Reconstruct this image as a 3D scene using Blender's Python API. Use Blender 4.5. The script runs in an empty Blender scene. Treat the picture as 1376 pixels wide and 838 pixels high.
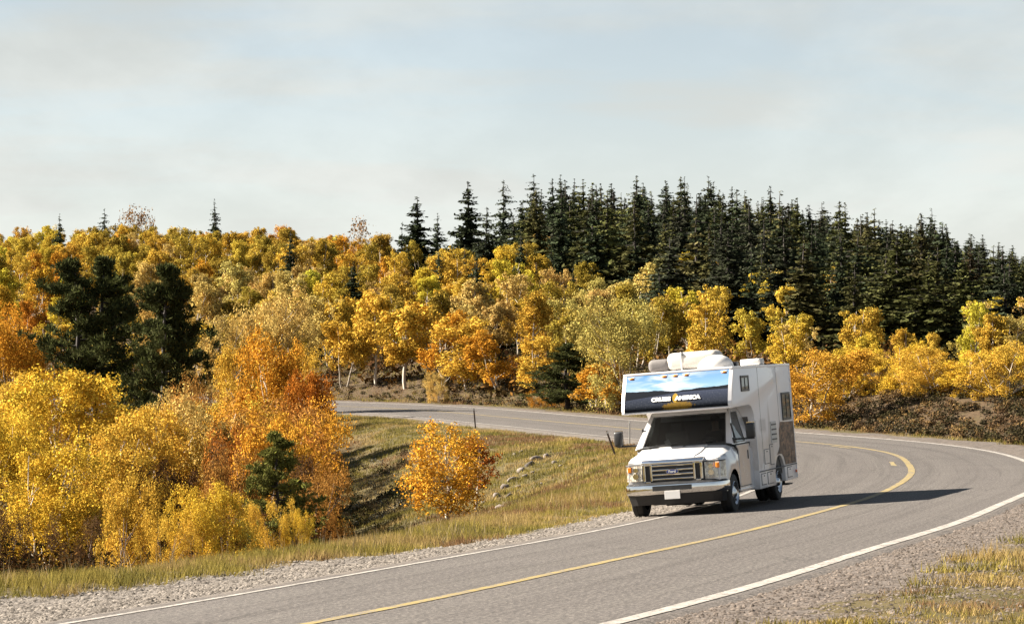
import bpy, bmesh, math, random
import numpy as np
from mathutils import Vector, Matrix, Euler
random.seed(7)
rng = np.random.default_rng(11)
sc = bpy.context.scene
COL = sc.collection

# ------------------------------------------------------------------ camera, world, sun, exposure
H0 = 3.5            # height of the camera above z = 0
F, HY = 3200.0, 453.0
cam = bpy.data.cameras.new('camera')
cam.sensor_width = 36.0
cam.lens = 36.0 * F / 1376.0
cam.clip_start = 0.5
cam.clip_end = 8000
camo = bpy.data.objects.new('camera', cam)
COL.objects.link(camo)
camo.location = (0, 0, H0)
camo.rotation_euler = (math.radians(90) + math.atan((HY - 419) / F), 0, 0)
sc.camera = camo

SUN_AZ, SUN_EL = 102.0, 34.0          # direction light travels: degrees clockwise from +Y
wd = bpy.data.worlds.new('World')
sc.world = wd
wd.use_nodes = True
nt = wd.node_tree
nt.nodes.clear()
N, L = nt.nodes, nt.links
out = N.new('ShaderNodeOutputWorld')
bg = N.new('ShaderNodeBackground')
sky = N.new('ShaderNodeTexSky')
sky.sky_type = 'NISHITA'
sky.sun_disc = False
sky.sun_elevation = math.radians(SUN_EL)
sky.sun_rotation = math.radians(SUN_AZ + 180)
sky.altitude = 2000
tc = N.new('ShaderNodeTexCoord')
sep = N.new('ShaderNodeSeparateXYZ')
L.new(tc.outputs['Generated'], sep.inputs[0])
def wmath(op, a, b=None):
    m = N.new('ShaderNodeMath'); m.operation = op
    for i, s in enumerate((a, b)):
        if s is None: continue
        if isinstance(s, (int, float)): m.inputs[i].default_value = s
        else: L.new(s, m.inputs[i])
    return m.outputs[0]
den = wmath('ADD', wmath('ABSOLUTE', sep.outputs[2]), 0.22)
cmb = N.new('ShaderNodeCombineXYZ')
L.new(wmath('DIVIDE', sep.outputs[0], den), cmb.inputs[0])
L.new(wmath('DIVIDE', sep.outputs[1], den), cmb.inputs[1])
mp = N.new('ShaderNodeMapping')
mp.inputs['Rotation'].default_value = (0, 0, 0.8)
mp.inputs['Scale'].default_value = (1.0, 2.1, 1)
mp.inputs['Location'].default_value = (2.3, 1.1, 0)
L.new(cmb.outputs[0], mp.inputs[0])
nz = N.new('ShaderNodeTexNoise')
nz.inputs['Scale'].default_value = 1.7
nz.inputs['Detail'].default_value = 7
nz.inputs['Roughness'].default_value = 0.52
nz.inputs['Distortion'].default_value = 0.1
L.new(mp.outputs[0], nz.inputs[0])
rp = N.new('ShaderNodeMapRange')
rp.interpolation_type = 'SMOOTHSTEP'
rp.inputs[1].default_value = 0.36; rp.inputs[2].default_value = 0.64
rp.inputs[3].default_value = 0.62; rp.inputs[4].default_value = 1.0
L.new(nz.outputs[0], rp.inputs[0])
hz = N.new('ShaderNodeMapRange')
hz.inputs[1].default_value = 0.03; hz.inputs[2].default_value = 0.24
hz.inputs[3].default_value = 0.97; hz.inputs[4].default_value = 0.0
L.new(sep.outputs[2], hz.inputs[0])
zf = N.new('ShaderNodeMapRange')                     # the haze thins out towards the zenith
zf.inputs[1].default_value = 0.15; zf.inputs[2].default_value = 0.65; zf.inputs[3].default_value = 1.0; zf.inputs[4].default_value = 0.15
L.new(sep.outputs[2], zf.inputs[0])
cov = wmath('MAXIMUM', wmath('MULTIPLY', rp.outputs[0], zf.outputs[0]), hz.outputs[0])
hm = N.new('ShaderNodeMix'); hm.data_type = 'RGBA'
hh_ = N.new('ShaderNodeMapRange'); hh_.inputs[1].default_value = 0.02; hh_.inputs[2].default_value = 0.16
L.new(sep.outputs[2], hh_.inputs[0]); L.new(hh_.outputs[0], hm.inputs[0])
hm.inputs[6].default_value = (3.15, 3.2, 3.0, 1); hm.inputs[7].default_value = (2.40, 2.58, 2.56, 1)
mix = N.new('ShaderNodeMix'); mix.data_type = 'RGBA'
L.new(cov, mix.inputs[0])
dim = N.new('ShaderNodeMix'); dim.data_type = 'RGBA'; dim.blend_type = 'MULTIPLY'; dim.inputs[0].default_value = 1
L.new(sky.outputs[0], dim.inputs[6]); dim.inputs[7].default_value = (0.64, 0.61, 0.56, 1); L.new(dim.outputs[2], mix.inputs[6])
nz2 = N.new('ShaderNodeTexNoise'); nz2.inputs['Scale'].default_value = 1.5; nz2.inputs['Detail'].default_value = 9; nz2.inputs['Roughness'].default_value = 0.6; nz2.inputs['Distortion'].default_value = 0.15
mp2 = N.new('ShaderNodeMapping'); mp2.inputs['Rotation'].default_value = (0, 0, -0.5); mp2.inputs['Scale'].default_value = (1.6, 0.9, 1)
L.new(cmb.outputs[0], mp2.inputs[0]); L.new(mp2.outputs[0], nz2.inputs[0])
vr = N.new('ShaderNodeMapRange'); vr.interpolation_type = 'SMOOTHSTEP'; vr.inputs[1].default_value = 0.35; vr.inputs[2].default_value = 0.65; vr.inputs[3].default_value = 0.95; vr.inputs[4].default_value = 1.10
L.new(nz2.outputs[0], vr.inputs[0])
vm = N.new('ShaderNodeVectorMath'); vm.operation = 'SCALE'
L.new(hm.outputs[2], vm.inputs[0]); L.new(vr.outputs[0], vm.inputs['Scale'])
L.new(vm.outputs[0], mix.inputs[7])
L.new(mix.outputs[2], bg.inputs[0])
bg.inputs[1].default_value = 0.05
L.new(bg.outputs[0], out.inputs[0])

sun = bpy.data.lights.new('sun', 'SUN')
sun.energy = 5.0
sun.angle = math.radians(0.53)
sun.color = (1.0, 0.91, 0.78)
suno = bpy.data.objects.new('sun', sun)
COL.objects.link(suno)
_a, _e = math.radians(SUN_AZ), math.radians(SUN_EL)
LDIR = Vector((math.sin(_a) * math.cos(_e), math.cos(_a) * math.cos(_e), -math.sin(_e)))
suno.rotation_euler = LDIR.to_track_quat('-Z', 'Y').to_euler()
sc.view_settings.view_transform = 'Standard'
sc.view_settings.look = 'None'
sc.view_settings.gamma = 1
sc.view_settings.use_curve_mapping = False
sc.view_settings.exposure = 2.4
sc.cycles.max_bounces = 6
sc.cycles.diffuse_bounces = 2
sc.cycles.transmission_bounces = 4
sc.cycles.transparent_max_bounces = 6

# ------------------------------------------------------------------ materials
MATS = {}
class NB:
    """tiny node builder"""
    def __init__(s, name):
        s.m = bpy.data.materials.new(name); s.m.use_nodes = True
        s.t = s.m.node_tree; s.t.nodes.clear()
        s.out = s.t.nodes.new('ShaderNodeOutputMaterial')
    def n(s, typ, **kw):
        nd = s.t.nodes.new(typ)
        for k, v in kw.items():
            if k.startswith('_'): setattr(nd, k[1:], v)
        return nd
    def put(s, sock, v):
        if v is None: return
        if hasattr(v, 'is_output') or isinstance(v, bpy.types.NodeSocket): s.t.links.new(v, sock)
        elif isinstance(v, (tuple, list)) and len(v) == 3 and sock.type == 'RGBA': sock.default_value = (*v, 1)
        else: sock.default_value = v
    def math(s, op, a, b=None, c=None, clamp=False):
        nd = s.n('ShaderNodeMath', _operation=op); nd.use_clamp = clamp
        for i, x in enumerate((a, b, c)): s.put(nd.inputs[i], x)
        return nd.outputs[0]
    def mix(s, f, a, b, blend='MIX'):
        nd = s.n('ShaderNodeMix', _data_type='RGBA', _blend_type=blend)
        s.put(nd.inputs[0], f); s.put(nd.inputs[6], a); s.put(nd.inputs[7], b)
        return nd.outputs[2]
    def rng(s, v, a, b, c=0.0, d=1.0, smooth=False):
        nd = s.n('ShaderNodeMapRange')
        if smooth: nd.interpolation_type = 'SMOOTHSTEP'
        s.put(nd.inputs[0], v)
        for i, x in enumerate((a, b, c, d)): nd.inputs[i + 1].default_value = x
        return nd.outputs[0]
    def noise(s, scale, detail=4, rough=0.55, vec=None, dist=0.0):
        nd = s.n('ShaderNodeTexNoise')
        nd.inputs['Scale'].default_value = scale; nd.inputs['Detail'].default_value = detail
        nd.inputs['Roughness'].default_value = rough; nd.inputs['Distortion'].default_value = dist
        if vec is not None: s.put(nd.inputs['Vector'], vec)
        return nd.outputs[0]
    def obj(s): return s.n('ShaderNodeTexCoord').outputs['Object']
    def uv(s): return s.n('ShaderNodeTexCoord').outputs['UV']
    def pos(s): return s.n('ShaderNodeNewGeometry').outputs['Position']
    def mapping(s, vec, scale=(1, 1, 1), loc=(0, 0, 0), rot=(0, 0, 0)):
        nd = s.n('ShaderNodeMapping'); s.put(nd.inputs[0], vec)
        nd.inputs['Location'].default_value = loc; nd.inputs['Rotation'].default_value = rot; nd.inputs['Scale'].default_value = scale
        return nd.outputs[0]
    def attr(s, name):
        nd = s.n('ShaderNodeAttribute', _attribute_name=name); return nd
    def bump(s, h, strength=0.3, dist=0.05):
        nd = s.n('ShaderNodeBump'); nd.inputs['Strength'].default_value = strength; nd.inputs['Distance'].default_value = dist
        s.put(nd.inputs['Height'], h); return nd.outputs[0]
    def bsdf(s, color, rough=0.8, metal=0.0, spec=0.5, normal=None, coat=0.0):
        nd = s.n('ShaderNodeBsdfPrincipled')
        s.put(nd.inputs['Base Color'], color); s.put(nd.inputs['Roughness'], rough); s.put(nd.inputs['Metallic'], metal)
        s.put(nd.inputs['Specular IOR Level'], spec)
        if normal is not None: s.put(nd.inputs['Normal'], normal)
        nd.inputs['Coat Weight'].default_value = coat
        return nd.outputs[0]
    def dull(s, c, k=0.60):
        return s.mix(1.0, c, (k, k, k, 1), 'MULTIPLY')
    def done(s, sh):
        s.t.links.new(sh, s.out.inputs[0]); MATS[s.m.name] = s.m; return s.m

def simple(name, col, rough=0.6, metal=0.0, var=0.12, scale=3.0, coat=0.0, bump=0.0, bscale=60, spec=0.5):
    b = NB(name)
    o = b.obj()
    n1 = b.noise(scale, 5, 0.6, o)
    c = b.mix(b.rng(n1, 0.3, 0.7, 0, 1), tuple(x * (1 - var) for x in col), tuple(min(1, x * (1 + var)) for x in col))
    nr = b.bump(b.noise(bscale, 3, 0.5, o), bump, 0.01) if bump else None
    r = b.rng(n1, 0.3, 0.7, max(0.02, rough - 0.08), min(1, rough + 0.08))
    return b.done(b.bsdf(c, r, metal, spec, nr, coat))

def leaf_mat(name, second=(1.0, 0.80, 0.7), trans=0.35):
    b = NB(name)
    oi = b.n('ShaderNodeObjectInfo')
    at = b.attr('tint')
    sp = b.n('ShaderNodeSeparateColor'); b.put(sp.inputs[0], at.outputs['Color'])
    base = oi.outputs['Color']
    alt = b.mix(1.0, base, (*second, 1), 'MULTIPLY')
    c = b.mix(sp.outputs[1], base, alt)
    g = b.n('ShaderNodeCombineColor')
    for i in range(3): b.put(g.inputs[i], sp.outputs[0])
    c = b.dull(b.mix(1.0, c, g.outputs[0], 'MULTIPLY'), 0.72)
    d = b.n('ShaderNodeBsdfDiffuse'); b.put(d.inputs[0], c)
    t = b.n('ShaderNodeBsdfTranslucent'); b.put(t.inputs[0], c)
    m = b.n('ShaderNodeMixShader'); m.inputs[0].default_value = trans
    b.put(m.inputs[1], d.outputs[0]); b.put(m.inputs[2], t.outputs[0])
    return b.done(m.outputs[0])

def vcol_mat(name, trans=0.25):
    b = NB(name)
    at = b.attr('tint'); c = b.dull(at.outputs['Color'])
    d = b.n('ShaderNodeBsdfDiffuse'); b.put(d.inputs[0], c)
    t = b.n('ShaderNodeBsdfTranslucent'); b.put(t.inputs[0], c)
    m = b.n('ShaderNodeMixShader'); m.inputs[0].default_value = trans
    b.put(m.inputs[1], d.outputs[0]); b.put(m.inputs[2], t.outputs[0])
    return b.done(m.outputs[0])

leaf_mat('aspen_leaf', trans=0.18)
leaf_mat('needle', (0.8, 0.9, 0.6), 0.12)
vcol_mat('grass_blade')
vcol_mat('brush_leaf', 0.12)
simple('aspen_bark', (0.36, 0.31, 0.25), 0.85, var=0.4, scale=6, bump=0.4, bscale=12)
simple('grey_bark', (0.13, 0.10, 0.085), 0.9, var=0.35, scale=8, bump=0.5, bscale=14)
simple('dark_bark', (0.03, 0.023, 0.019), 0.9, var=0.4, scale=7, bump=0.5, bscale=14)

# ------------------------------------------------------------------ helpers
def tag(o, label=None, cat=None, group=None, kind=None):
    if label: o['label'] = label
    if cat: o['category'] = cat
    if group: o['group'] = group
    if kind: o['kind'] = kind
    return o
def link(name, data, mat=None, parent=None, smooth=False):
    o = bpy.data.objects.new(name, data)
    COL.objects.link(o)
    if mat is not None and data is not None:
        data.materials.clear(); data.materials.append(MATS[mat] if isinstance(mat, str) else mat)
    if parent: o.parent = parent
    if smooth and data: data.shade_smooth()
    return o
def empty(name, loc=(0, 0, 0), label=None, cat=None, group=None, rz=0.0):
    o = bpy.data.objects.new(name, None); COL.objects.link(o)
    o.location = loc; o.rotation_euler = (0, 0, rz); o.empty_display_size = 0.2
    return tag(o, label, cat, group)
def npmesh(name, V, Fc, cols=None, smooth=False, uv=None):
    """V (n,3), Fc (m,k) same k for every face; cols (n,3) point colours"""
    V = np.asarray(V, np.float32); Fc = np.asarray(Fc, np.int32)
    me = bpy.data.meshes.new(name)
    me.vertices.add(len(V)); me.vertices.foreach_set('co', V.ravel())
    k = Fc.shape[1]
    me.loops.add(Fc.size); me.loops.foreach_set('vertex_index', Fc.ravel())
    me.polygons.add(len(Fc)); me.polygons.foreach_set('loop_start', np.arange(0, Fc.size, k, dtype=np.int32))
    me.polygons.foreach_set('loop_total', np.full(len(Fc), k, np.int32))
    me.update(calc_edges=True)
    if cols is not None:
        a = me.color_attributes.new('tint', 'FLOAT_COLOR', 'POINT')
        c = np.ones((len(V), 4), np.float32); c[:, :3] = cols
        a.data.foreach_set('color', c.ravel())
    if uv is not None:
        u = me.uv_layers.new(name='UVMap')
        u.data.foreach_set('uv', np.asarray(uv, np.float32)[Fc.ravel()].ravel())
    if smooth: me.shade_smooth()
    return me

def _hash(ix, iy, seed):
    h = (ix * 374761393 + iy * 668265263 + seed * 974711) & 0xFFFFFFFF
    h = ((h ^ (h >> 13)) * 1274126177) & 0xFFFFFFFF
    return ((h ^ (h >> 16)) & 0xFFFF) / 65535.0
def vnoise(x, y, seed=0):
    x = np.asarray(x, float); y = np.asarray(y, float)
    ix = np.floor(x).astype(np.int64); iy = np.floor(y).astype(np.int64)
    fx = x - ix; fy = y - iy
    fx = fx * fx * (3 - 2 * fx); fy = fy * fy * (3 - 2 * fy)
    a = _hash(ix, iy, seed); b = _hash(ix + 1, iy, seed); c = _hash(ix, iy + 1, seed); d = _hash(ix + 1, iy + 1, seed)
    return (a * (1 - fx) + b * fx) * (1 - fy) + (c * (1 - fx) + d * fx) * fy
def fbm(x, y, seed=0, o=4):
    s = 0; a = 0.5
    for i in range(o):
        s = s + a * (vnoise(x * 2 ** i, y * 2 ** i, seed + i) - 0.5); a *= 0.5
    return s
def sstep(a, b, x):
    t = np.clip((x - a) / (b - a), 0, 1); return t * t * (3 - 2 * t)

# ------------------------------------------------------------------ the road's centre line (metres; x, y, z, crossfall)
CP = np.array([[-5.583, 11.898, -2.258, -0.083], [-3.204, 17.631, -2.435, -0.08], [-0.908, 23.559, -2.616, -0.075], [1.213, 29.727, -2.785, -0.076], [3.406, 35.952, -2.957, -0.073], [5.372, 42.22, -3.112, -0.077], [7.274, 48.352, -3.248, -0.071], [8.852, 54.374, -3.341, -0.053], [10.123, 60.236, -3.42, -0.031], [10.961, 65.949, -3.496, -0.012], [11.623, 71.493, -3.563, -0.005], [11.668, 76.934, -3.625, -0.009], [10.929, 82.323, -3.691, -0.016], [9.49, 87.73, -3.761, -0.022], [7.625, 93.246, -3.82, -0.027], [5.622, 98.936, -3.845, -0.026], [3.55, 104.759, -3.857, -0.022], [1.413, 110.637, -3.87, -0.02], [-0.739, 116.512, -3.872, -0.022], [-2.963, 122.293, -3.865, -0.023], [-5.441, 127.866, -3.874, -0.023], [-8.313, 133.163, -3.901, -0.025], [-11.597, 138.178, -3.93, -0.027], [-15.295, 142.909, -3.959, -0.029], [-19.405, 147.354, -3.988, -0.031], [-23.926, 151.513, -4.016, -0.034]])
CP = np.vstack([[[-15.6, -8.0, -1.6, -0.09], [-12.5, -3.2, -1.75, -0.09], [-9.9, 1.7, -1.92, -0.09], [-7.6, 6.7, -2.09, -0.088]], CP,
                [[-28.8, 155.4, -4.0, -0.03], [-34, 158.8, -4.0, -0.03], [-40, 161.5, -4.0, -0.02]]])
CP[:, 2] += H0
def catmull(cp, t):
    n = len(cp); i = np.clip(np.floor(t).astype(int), 0, n - 2); u = (t - i)[:, None]
    g = lambda k: cp[np.clip(k, 0, n - 1)]
    a, b, c, d = g(i - 1), g(i), g(i + 1), g(i + 2)
    return .5 * ((2 * b) + (-a + c) * u + (2 * a - 5 * b + 4 * c - d) * u * u + (-a + 3 * b - 3 * c + d) * u ** 3)
RT = np.linspace(0, len(CP) - 1, 620)
RC = catmull(CP, RT)
_k = np.exp(-0.5 * (np.arange(-18, 19) / 6.5) ** 2); _k /= _k.sum()
_p = np.vstack([np.repeat(RC[:1], 18, 0) + (np.arange(-18, 0)[:, None] * (RC[1] - RC[0])), RC, np.repeat(RC[-1:], 18, 0) + (np.arange(1, 19)[:, None] * (RC[-1] - RC[-2]))])
RC = np.stack([np.convolve(_p[:, i], _k, 'valid') for i in range(4)], 1)
_tg = np.gradient(RC[:, :2], axis=0); _tg /= np.linalg.norm(_tg, axis=1)[:, None]
RN = np.stack([-_tg[:, 1], _tg[:, 0]], 1)        # unit normal, + = inner side of the bend
RS = np.r_[0, np.cumsum(np.linalg.norm(np.diff(RC[:, :2], axis=0), axis=1))]
RW = 3.3
def road_query(x, y):
    """signed lateral offset (+ inner), road height at that offset, arc length"""
    P = np.stack([np.ravel(x), np.ravel(y)], 1)
    sx = np.empty(len(P)); zz = np.empty(len(P)); al = np.empty(len(P))
    A = RC[:, :2]
    for c in range(0, len(P), 20000):
        q = P[c:c + 20000]
        d2 = ((q ** 2).sum(1)[:, None] + (A ** 2).sum(1)[None] - 2 * q @ A.T)
        k = d2.argmin(1)
        r = q - A[k]
        t = np.einsum('ij,ij->i', r, _tg[k])
        lat = np.einsum('ij,ij->i', r, RN[k])
        dist = np.sqrt(np.maximum(d2[np.arange(len(q)), k], 0))
        s = np.where(lat >= 0, 1, -1) * dist
        kk = np.clip(k + np.sign(t).astype(int), 0, len(A) - 1)
        seg = np.linalg.norm(A[kk] - A[k], axis=1) + 1e-9
        w = np.clip(np.abs(t) / seg, 0, 1) * (kk != k)
        z0 = RC[k, 2] * (1 - w) + RC[kk, 2] * w
        b0 = RC[k, 3] * (1 - w) + RC[kk, 3] * w
        inside = (k > 0) & (k < len(A) - 1)
        s2 = np.where(inside & (np.abs(t) < 1.0), lat, s)
        sx[c:c + 20000] = s2
        zz[c:c + 20000] = z0 + b0 * np.clip(s2, -5.5, 5.5)
        al[c:c + 20000] = RS[k] + t
    sh = np.shape(x)
    return sx.reshape(sh), zz.reshape(sh), al.reshape(sh)

# broad shape of the land: height (camera-relative) by bearing column and distance row
DR = [0, 20, 40, 55, 70, 85, 100, 115, 130, 150, 180, 220, 260, 300, 340, 380, 450, 700, 4000]
UC = [-700, 100, 300, 450, 600, 750, 900, 1100, 1250, 1400, 2000, 3200]
TZ = np.array([
 [-2.6, -3.2, -4.6, -5.4, -5.6, -5.6, -5.5, -5.2, -5.0, -4.4, -2.4, 1.0, 4.5, 7.6, 9.2, 9.5, 9, 5, -5],
 [-2.6, -3.2, -4.6, -5.4, -5.6, -5.6, -5.5, -5.2, -5.0, -4.4, -2.4, 1.0, 4.5, 7.6, 9.2, 9.5, 9, 5, -5],
 [-2.6, -3.2, -4.6, -5.5, -5.7, -5.7, -5.5, -5.1, -4.7, -4.0, -2.3, 1.0, 4.5, 7.6, 9.3, 9.6, 9, 5, -5],
 [-2.6, -3.2, -4.3, -5.5, -6.2, -6.1, -5.3, -4.8, -4.2, -2.8, -1.4, 1.2, 4.4, 7.2, 8.6, 8.8, 8, 5, -5],
 [-2.6, -3.0, -3.9, -4.8, -5.1, -4.9, -4.5, -4.2, -3.0, -2.3, -0.9, 1.6, 4.3, 6.6, 7.8, 8.0, 7, 5, -5],
 [-2.6, -2.9, -3.6, -4.4, -4.8, -4.5, -4.2, -3.7, -2.9, -2.2, -0.7, 1.9, 5.0, 8.0, 9.8, 10.2, 9, 5, -5],
 [-2.6, -2.8, -3.3, -3.8, -4.0, -4.0, -3.7, -3.2, -2.6, -2.0, -0.5, 2.1, 5.4, 9.2, 12.0, 12.4, 11, 5, -5],
 [-2.5, -2.6, -2.9, -3.1, -3.4, -3.5, -2.9, -2.4, -2.1, -1.6, -0.3, 2.0, 5.2, 8.6, 10.8, 11.0, 10, 5, -5],
 [-2.4, -2.4, -2.6, -2.9, -3.2, -3.3, -2.5, -2.2, -1.9, -1.5, -0.3, 1.9, 4.6, 7.2, 8.8, 8.8, 8, 5, -5],
 [-2.3, -2.2, -2.5, -2.8, -3.1, -3.1, -2.4, -2.1, -1.8, -1.4, -0.3, 1.6, 3.5, 5.1, 6.0, 6.0, 5, 4, -5],
 [-2.3, -2.2, -2.4, -2.6, -2.9, -2.9, -2.3, -2.0, -1.8, -1.3, -0.2, 1.5, 3.0, 4.0, 4.5, 4.6, 4, 4, -5],
 [-2.3, -2.2, -2.4, -2.6, -2.9, -2.9, -2.3, -2.0, -1.8, -1.3, -0.2, 1.5, 3.0, 4.0, 4.5, 4.6, 4, 4, -5]]) + H0
def land(x, y):
    x = np.asarray(x, float); y = np.asarray(y, float)
    yy = np.maximum(y, 24.0)
    u = np.clip(688 + F * x / yy, UC[0], UC[-1]); d = np.clip(y, 0, 3999)
    iu = np.clip(np.searchsorted(UC, u, 'right') - 1, 0, len(UC) - 2); idd = np.clip(np.searchsorted(DR, d, 'right') - 1, 0, len(DR) - 2)
    U = np.array(UC, float); D = np.array(DR, float)
    fu = (u - U[iu]) / (U[iu + 1] - U[iu]); fu = fu * fu * (3 - 2 * fu)
    # cubic in distance
    def row(i, c):
        p = lambda k: TZ[c, np.clip(k, 0, len(DR) - 1)]
        q = lambda k: D[np.clip(k, 0, len(DR) - 1)]
        h = q(i + 1) - q(i)
        m0 = (p(i + 1) - p(i - 1)) / np.maximum(q(i + 1) - q(i - 1), 1e-6)
        m1 = (p(i + 2) - p(i)) / np.maximum(q(i + 2) - q(i), 1e-6)
        t = (d - q(i)) / h
        return ((2 * t ** 3 - 3 * t ** 2 + 1) * p(i) + (t ** 3 - 2 * t ** 2 + t) * h * m0 + (-2 * t ** 3 + 3 * t ** 2) * p(i + 1) + (t ** 3 - t ** 2) * h * m1)
    z = row(idd, iu) * (1 - fu) + row(idd, iu + 1) * fu
    z = z + fbm(x / 9, y / 9, 5) * 0.7 + fbm(x / 1.7, y / 1.7, 9) * 0.16
    return z
def ground(x, y, full=False):
    s, zr, al = road_query(x, y)
    z = land(x, y)
    a = np.abs(s)
    edge = np.where(s > 0, 6.1 + 1.3 * (1 - sstep(28, 42, np.asarray(y, float))), 6.4)
    w = sstep(edge, edge + 6.5, a)
    rough = fbm(np.asarray(x) / 0.8, np.asarray(y) / 0.8, 31) * 0.10 * sstep(4.0, 5.2, a)
    zr2 = zr - 0.02 * np.clip(a - 4.0, 0, 3) - 0.05 * (1 - sstep(3.3, 3.8, a)) - 0.012
    zz = zr2 * (1 - w) + z * w + rough
    return (zz, s, al) if full else zz
def gz(x, y): return float(ground(np.array([float(x)]), np.array([float(y)]))[0])
def at(u, d): return ((u - 688.0) / F * d, d)            # bearing column of the photograph -> ground x, y
def height_for(u, d, ytop):                                # how tall a thing at (u, d) is for its top to stand at ytop
    x, y = at(u, d); return (HY - ytop) / F * d + H0 - gz(x, y)

# ------------------------------------------------------------------ terrain sheet
def axis(lo, hi, step, far_lo, far_hi, grow=1.13):
    a = list(np.arange(lo, hi + 1e-6, step)); s = step
    v = hi
    while v < far_hi: s *= grow; v += s; a.append(v)
    s = step; v = lo
    while v > far_lo: s *= grow; v -= s; a.insert(0, v)
    return np.array(a)
gx = axis(-26, 30, 0.30, -900, 900)
gy = axis(12, 132, 0.36, -80, 3500)
X, Y = np.meshgrid(gx, gy)
Zt, S_, A_ = ground(X, Y, True)
nx, ny = len(gx), len(gy)
idx = np.arange(nx * ny).reshape(ny, nx)
Fq = np.stack([idx[:-1, :-1], idx[:-1, 1:], idx[1:, 1:], idx[1:, :-1]], -1).reshape(-1, 4)
aS = np.abs(S_)
gw = np.where(S_ > 0, 5.0 + 1.7 * (1 - sstep(27, 40, Y)), np.where(Y < 45, 4.9, 5.5)) + fbm(X / 2.2, Y / 2.2, 41) * 1.6 + fbm(X / 0.7, Y / 0.7, 43) * 0.7
gw = gw - sstep(80, 100, Y) * 0.6
gravel = 1 - sstep(-0.25, 0.25, aS - gw)
Ucol = 688 + F * X / np.maximum(Y, 24)
outer = (S_ < 0)
# brushy ground: outer bank beyond the bend, and everything below the woods
brush = np.where(outer & (Y > 62), sstep(5.2, 7.0, aS + fbm(X / 3, Y / 3, 47) * 2), 0)
brush = np.maximum(brush, sstep(118, 150, Y))
brush = np.maximum(brush, (1 - sstep(380, 470, Ucol + fbm(X / 3, Y / 3, 49) * 60)) * sstep(6.5, 9.5, aS) * (S_ > 0))
knoll = outer & (Y > 100) & (Ucol < 800)
brush = np.where(knoll, brush * (0.45 + 0.5 * sstep(128, 150, Y)), brush)
terr = npmesh('terrain', np.stack([X.ravel(), Y.ravel(), Zt.ravel()], 1), Fq,
              np.stack([gravel.ravel(), brush.ravel(), (S_ < 0).astype(float).ravel()], 1), smooth=True)
b = NB('terrain')
at_ = b.attr('tint'); spl = b.n('ShaderNodeSeparateColor'); b.put(spl.inputs[0], at_.outputs['Color'])
P = b.pos()
n_big = b.noise(0.22, 5, 0.6, P); n_mid = b.noise(1.6, 5, 0.65, P); n_f = b.noise(9, 4, 0.7, P); n_g = b.noise(38, 3, 0.7, P)
grassc = b.mix(b.rng(n_mid, 0.35, 0.65), (0.09, 0.07, 0.034), (0.17, 0.13, 0.065))
grassc = b.mix(b.rng(n_big, 0.42, 0.62), grassc, (0.095, 0.08, 0.032))
grassc = b.mix(b.rng(n_f, 0.45, 0.75, 0, 0.6), grassc, (0.10, 0.075, 0.04))
vor = b.n('ShaderNodeTexVoronoi'); vor.inputs['Scale'].default_value = 11; b.put(vor.inputs['Vector'], P)
vs = b.n('ShaderNodeSeparateColor'); b.put(vs.inputs[0], vor.outputs['Color'])
gi = b.mix(vs.outputs[0], (0.10, 0.088, 0.078), (0.27, 0.24, 0.21))
go = b.mix(vs.outputs[0], (0.08, 0.067, 0.058), (0.20, 0.17, 0.148))
gc = b.mix(spl.outputs[2], gi, go)
gc = b.mix(b.rng(n_g, 0.5, 0.75, 0, 0.7), gc, (0.10, 0.085, 0.075))
gc = b.mix(b.rng(n_mid, 0.5, 0.7, 0, 0.35), gc, (0.22, 0.17, 0.13))
brc = b.mix(b.rng(n_f, 0.35, 0.7), (0.055, 0.038, 0.024), (0.15, 0.10, 0.055))
brc = b.mix(b.rng(n_mid, 0.5, 0.7, 0, 0.6), brc, (0.10, 0.085, 0.035))
fr = b.math('ADD', spl.outputs[0], b.rng(n_f, 0.3, 0.7, -0.35, 0.35))
c = b.mix(b.rng(b.math('ADD', spl.outputs[1], b.rng(n_mid, 0.3, 0.7, -0.3, 0.3)), 0.35, 0.65), grassc, brc)
c = b.mix(b.rng(fr, 0.4, 0.6), c, gc)
hgt = b.math('ADD', b.math('MULTIPLY', vor.outputs['Distance'], -0.6), n_g)
b.done(b.bsdf(b.dull(c), 0.95, 0, 0.1, b.bump(hgt, 0.12, 0.008)))
o = link('terrain', terr, 'terrain'); tag(o, kind='structure')

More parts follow.
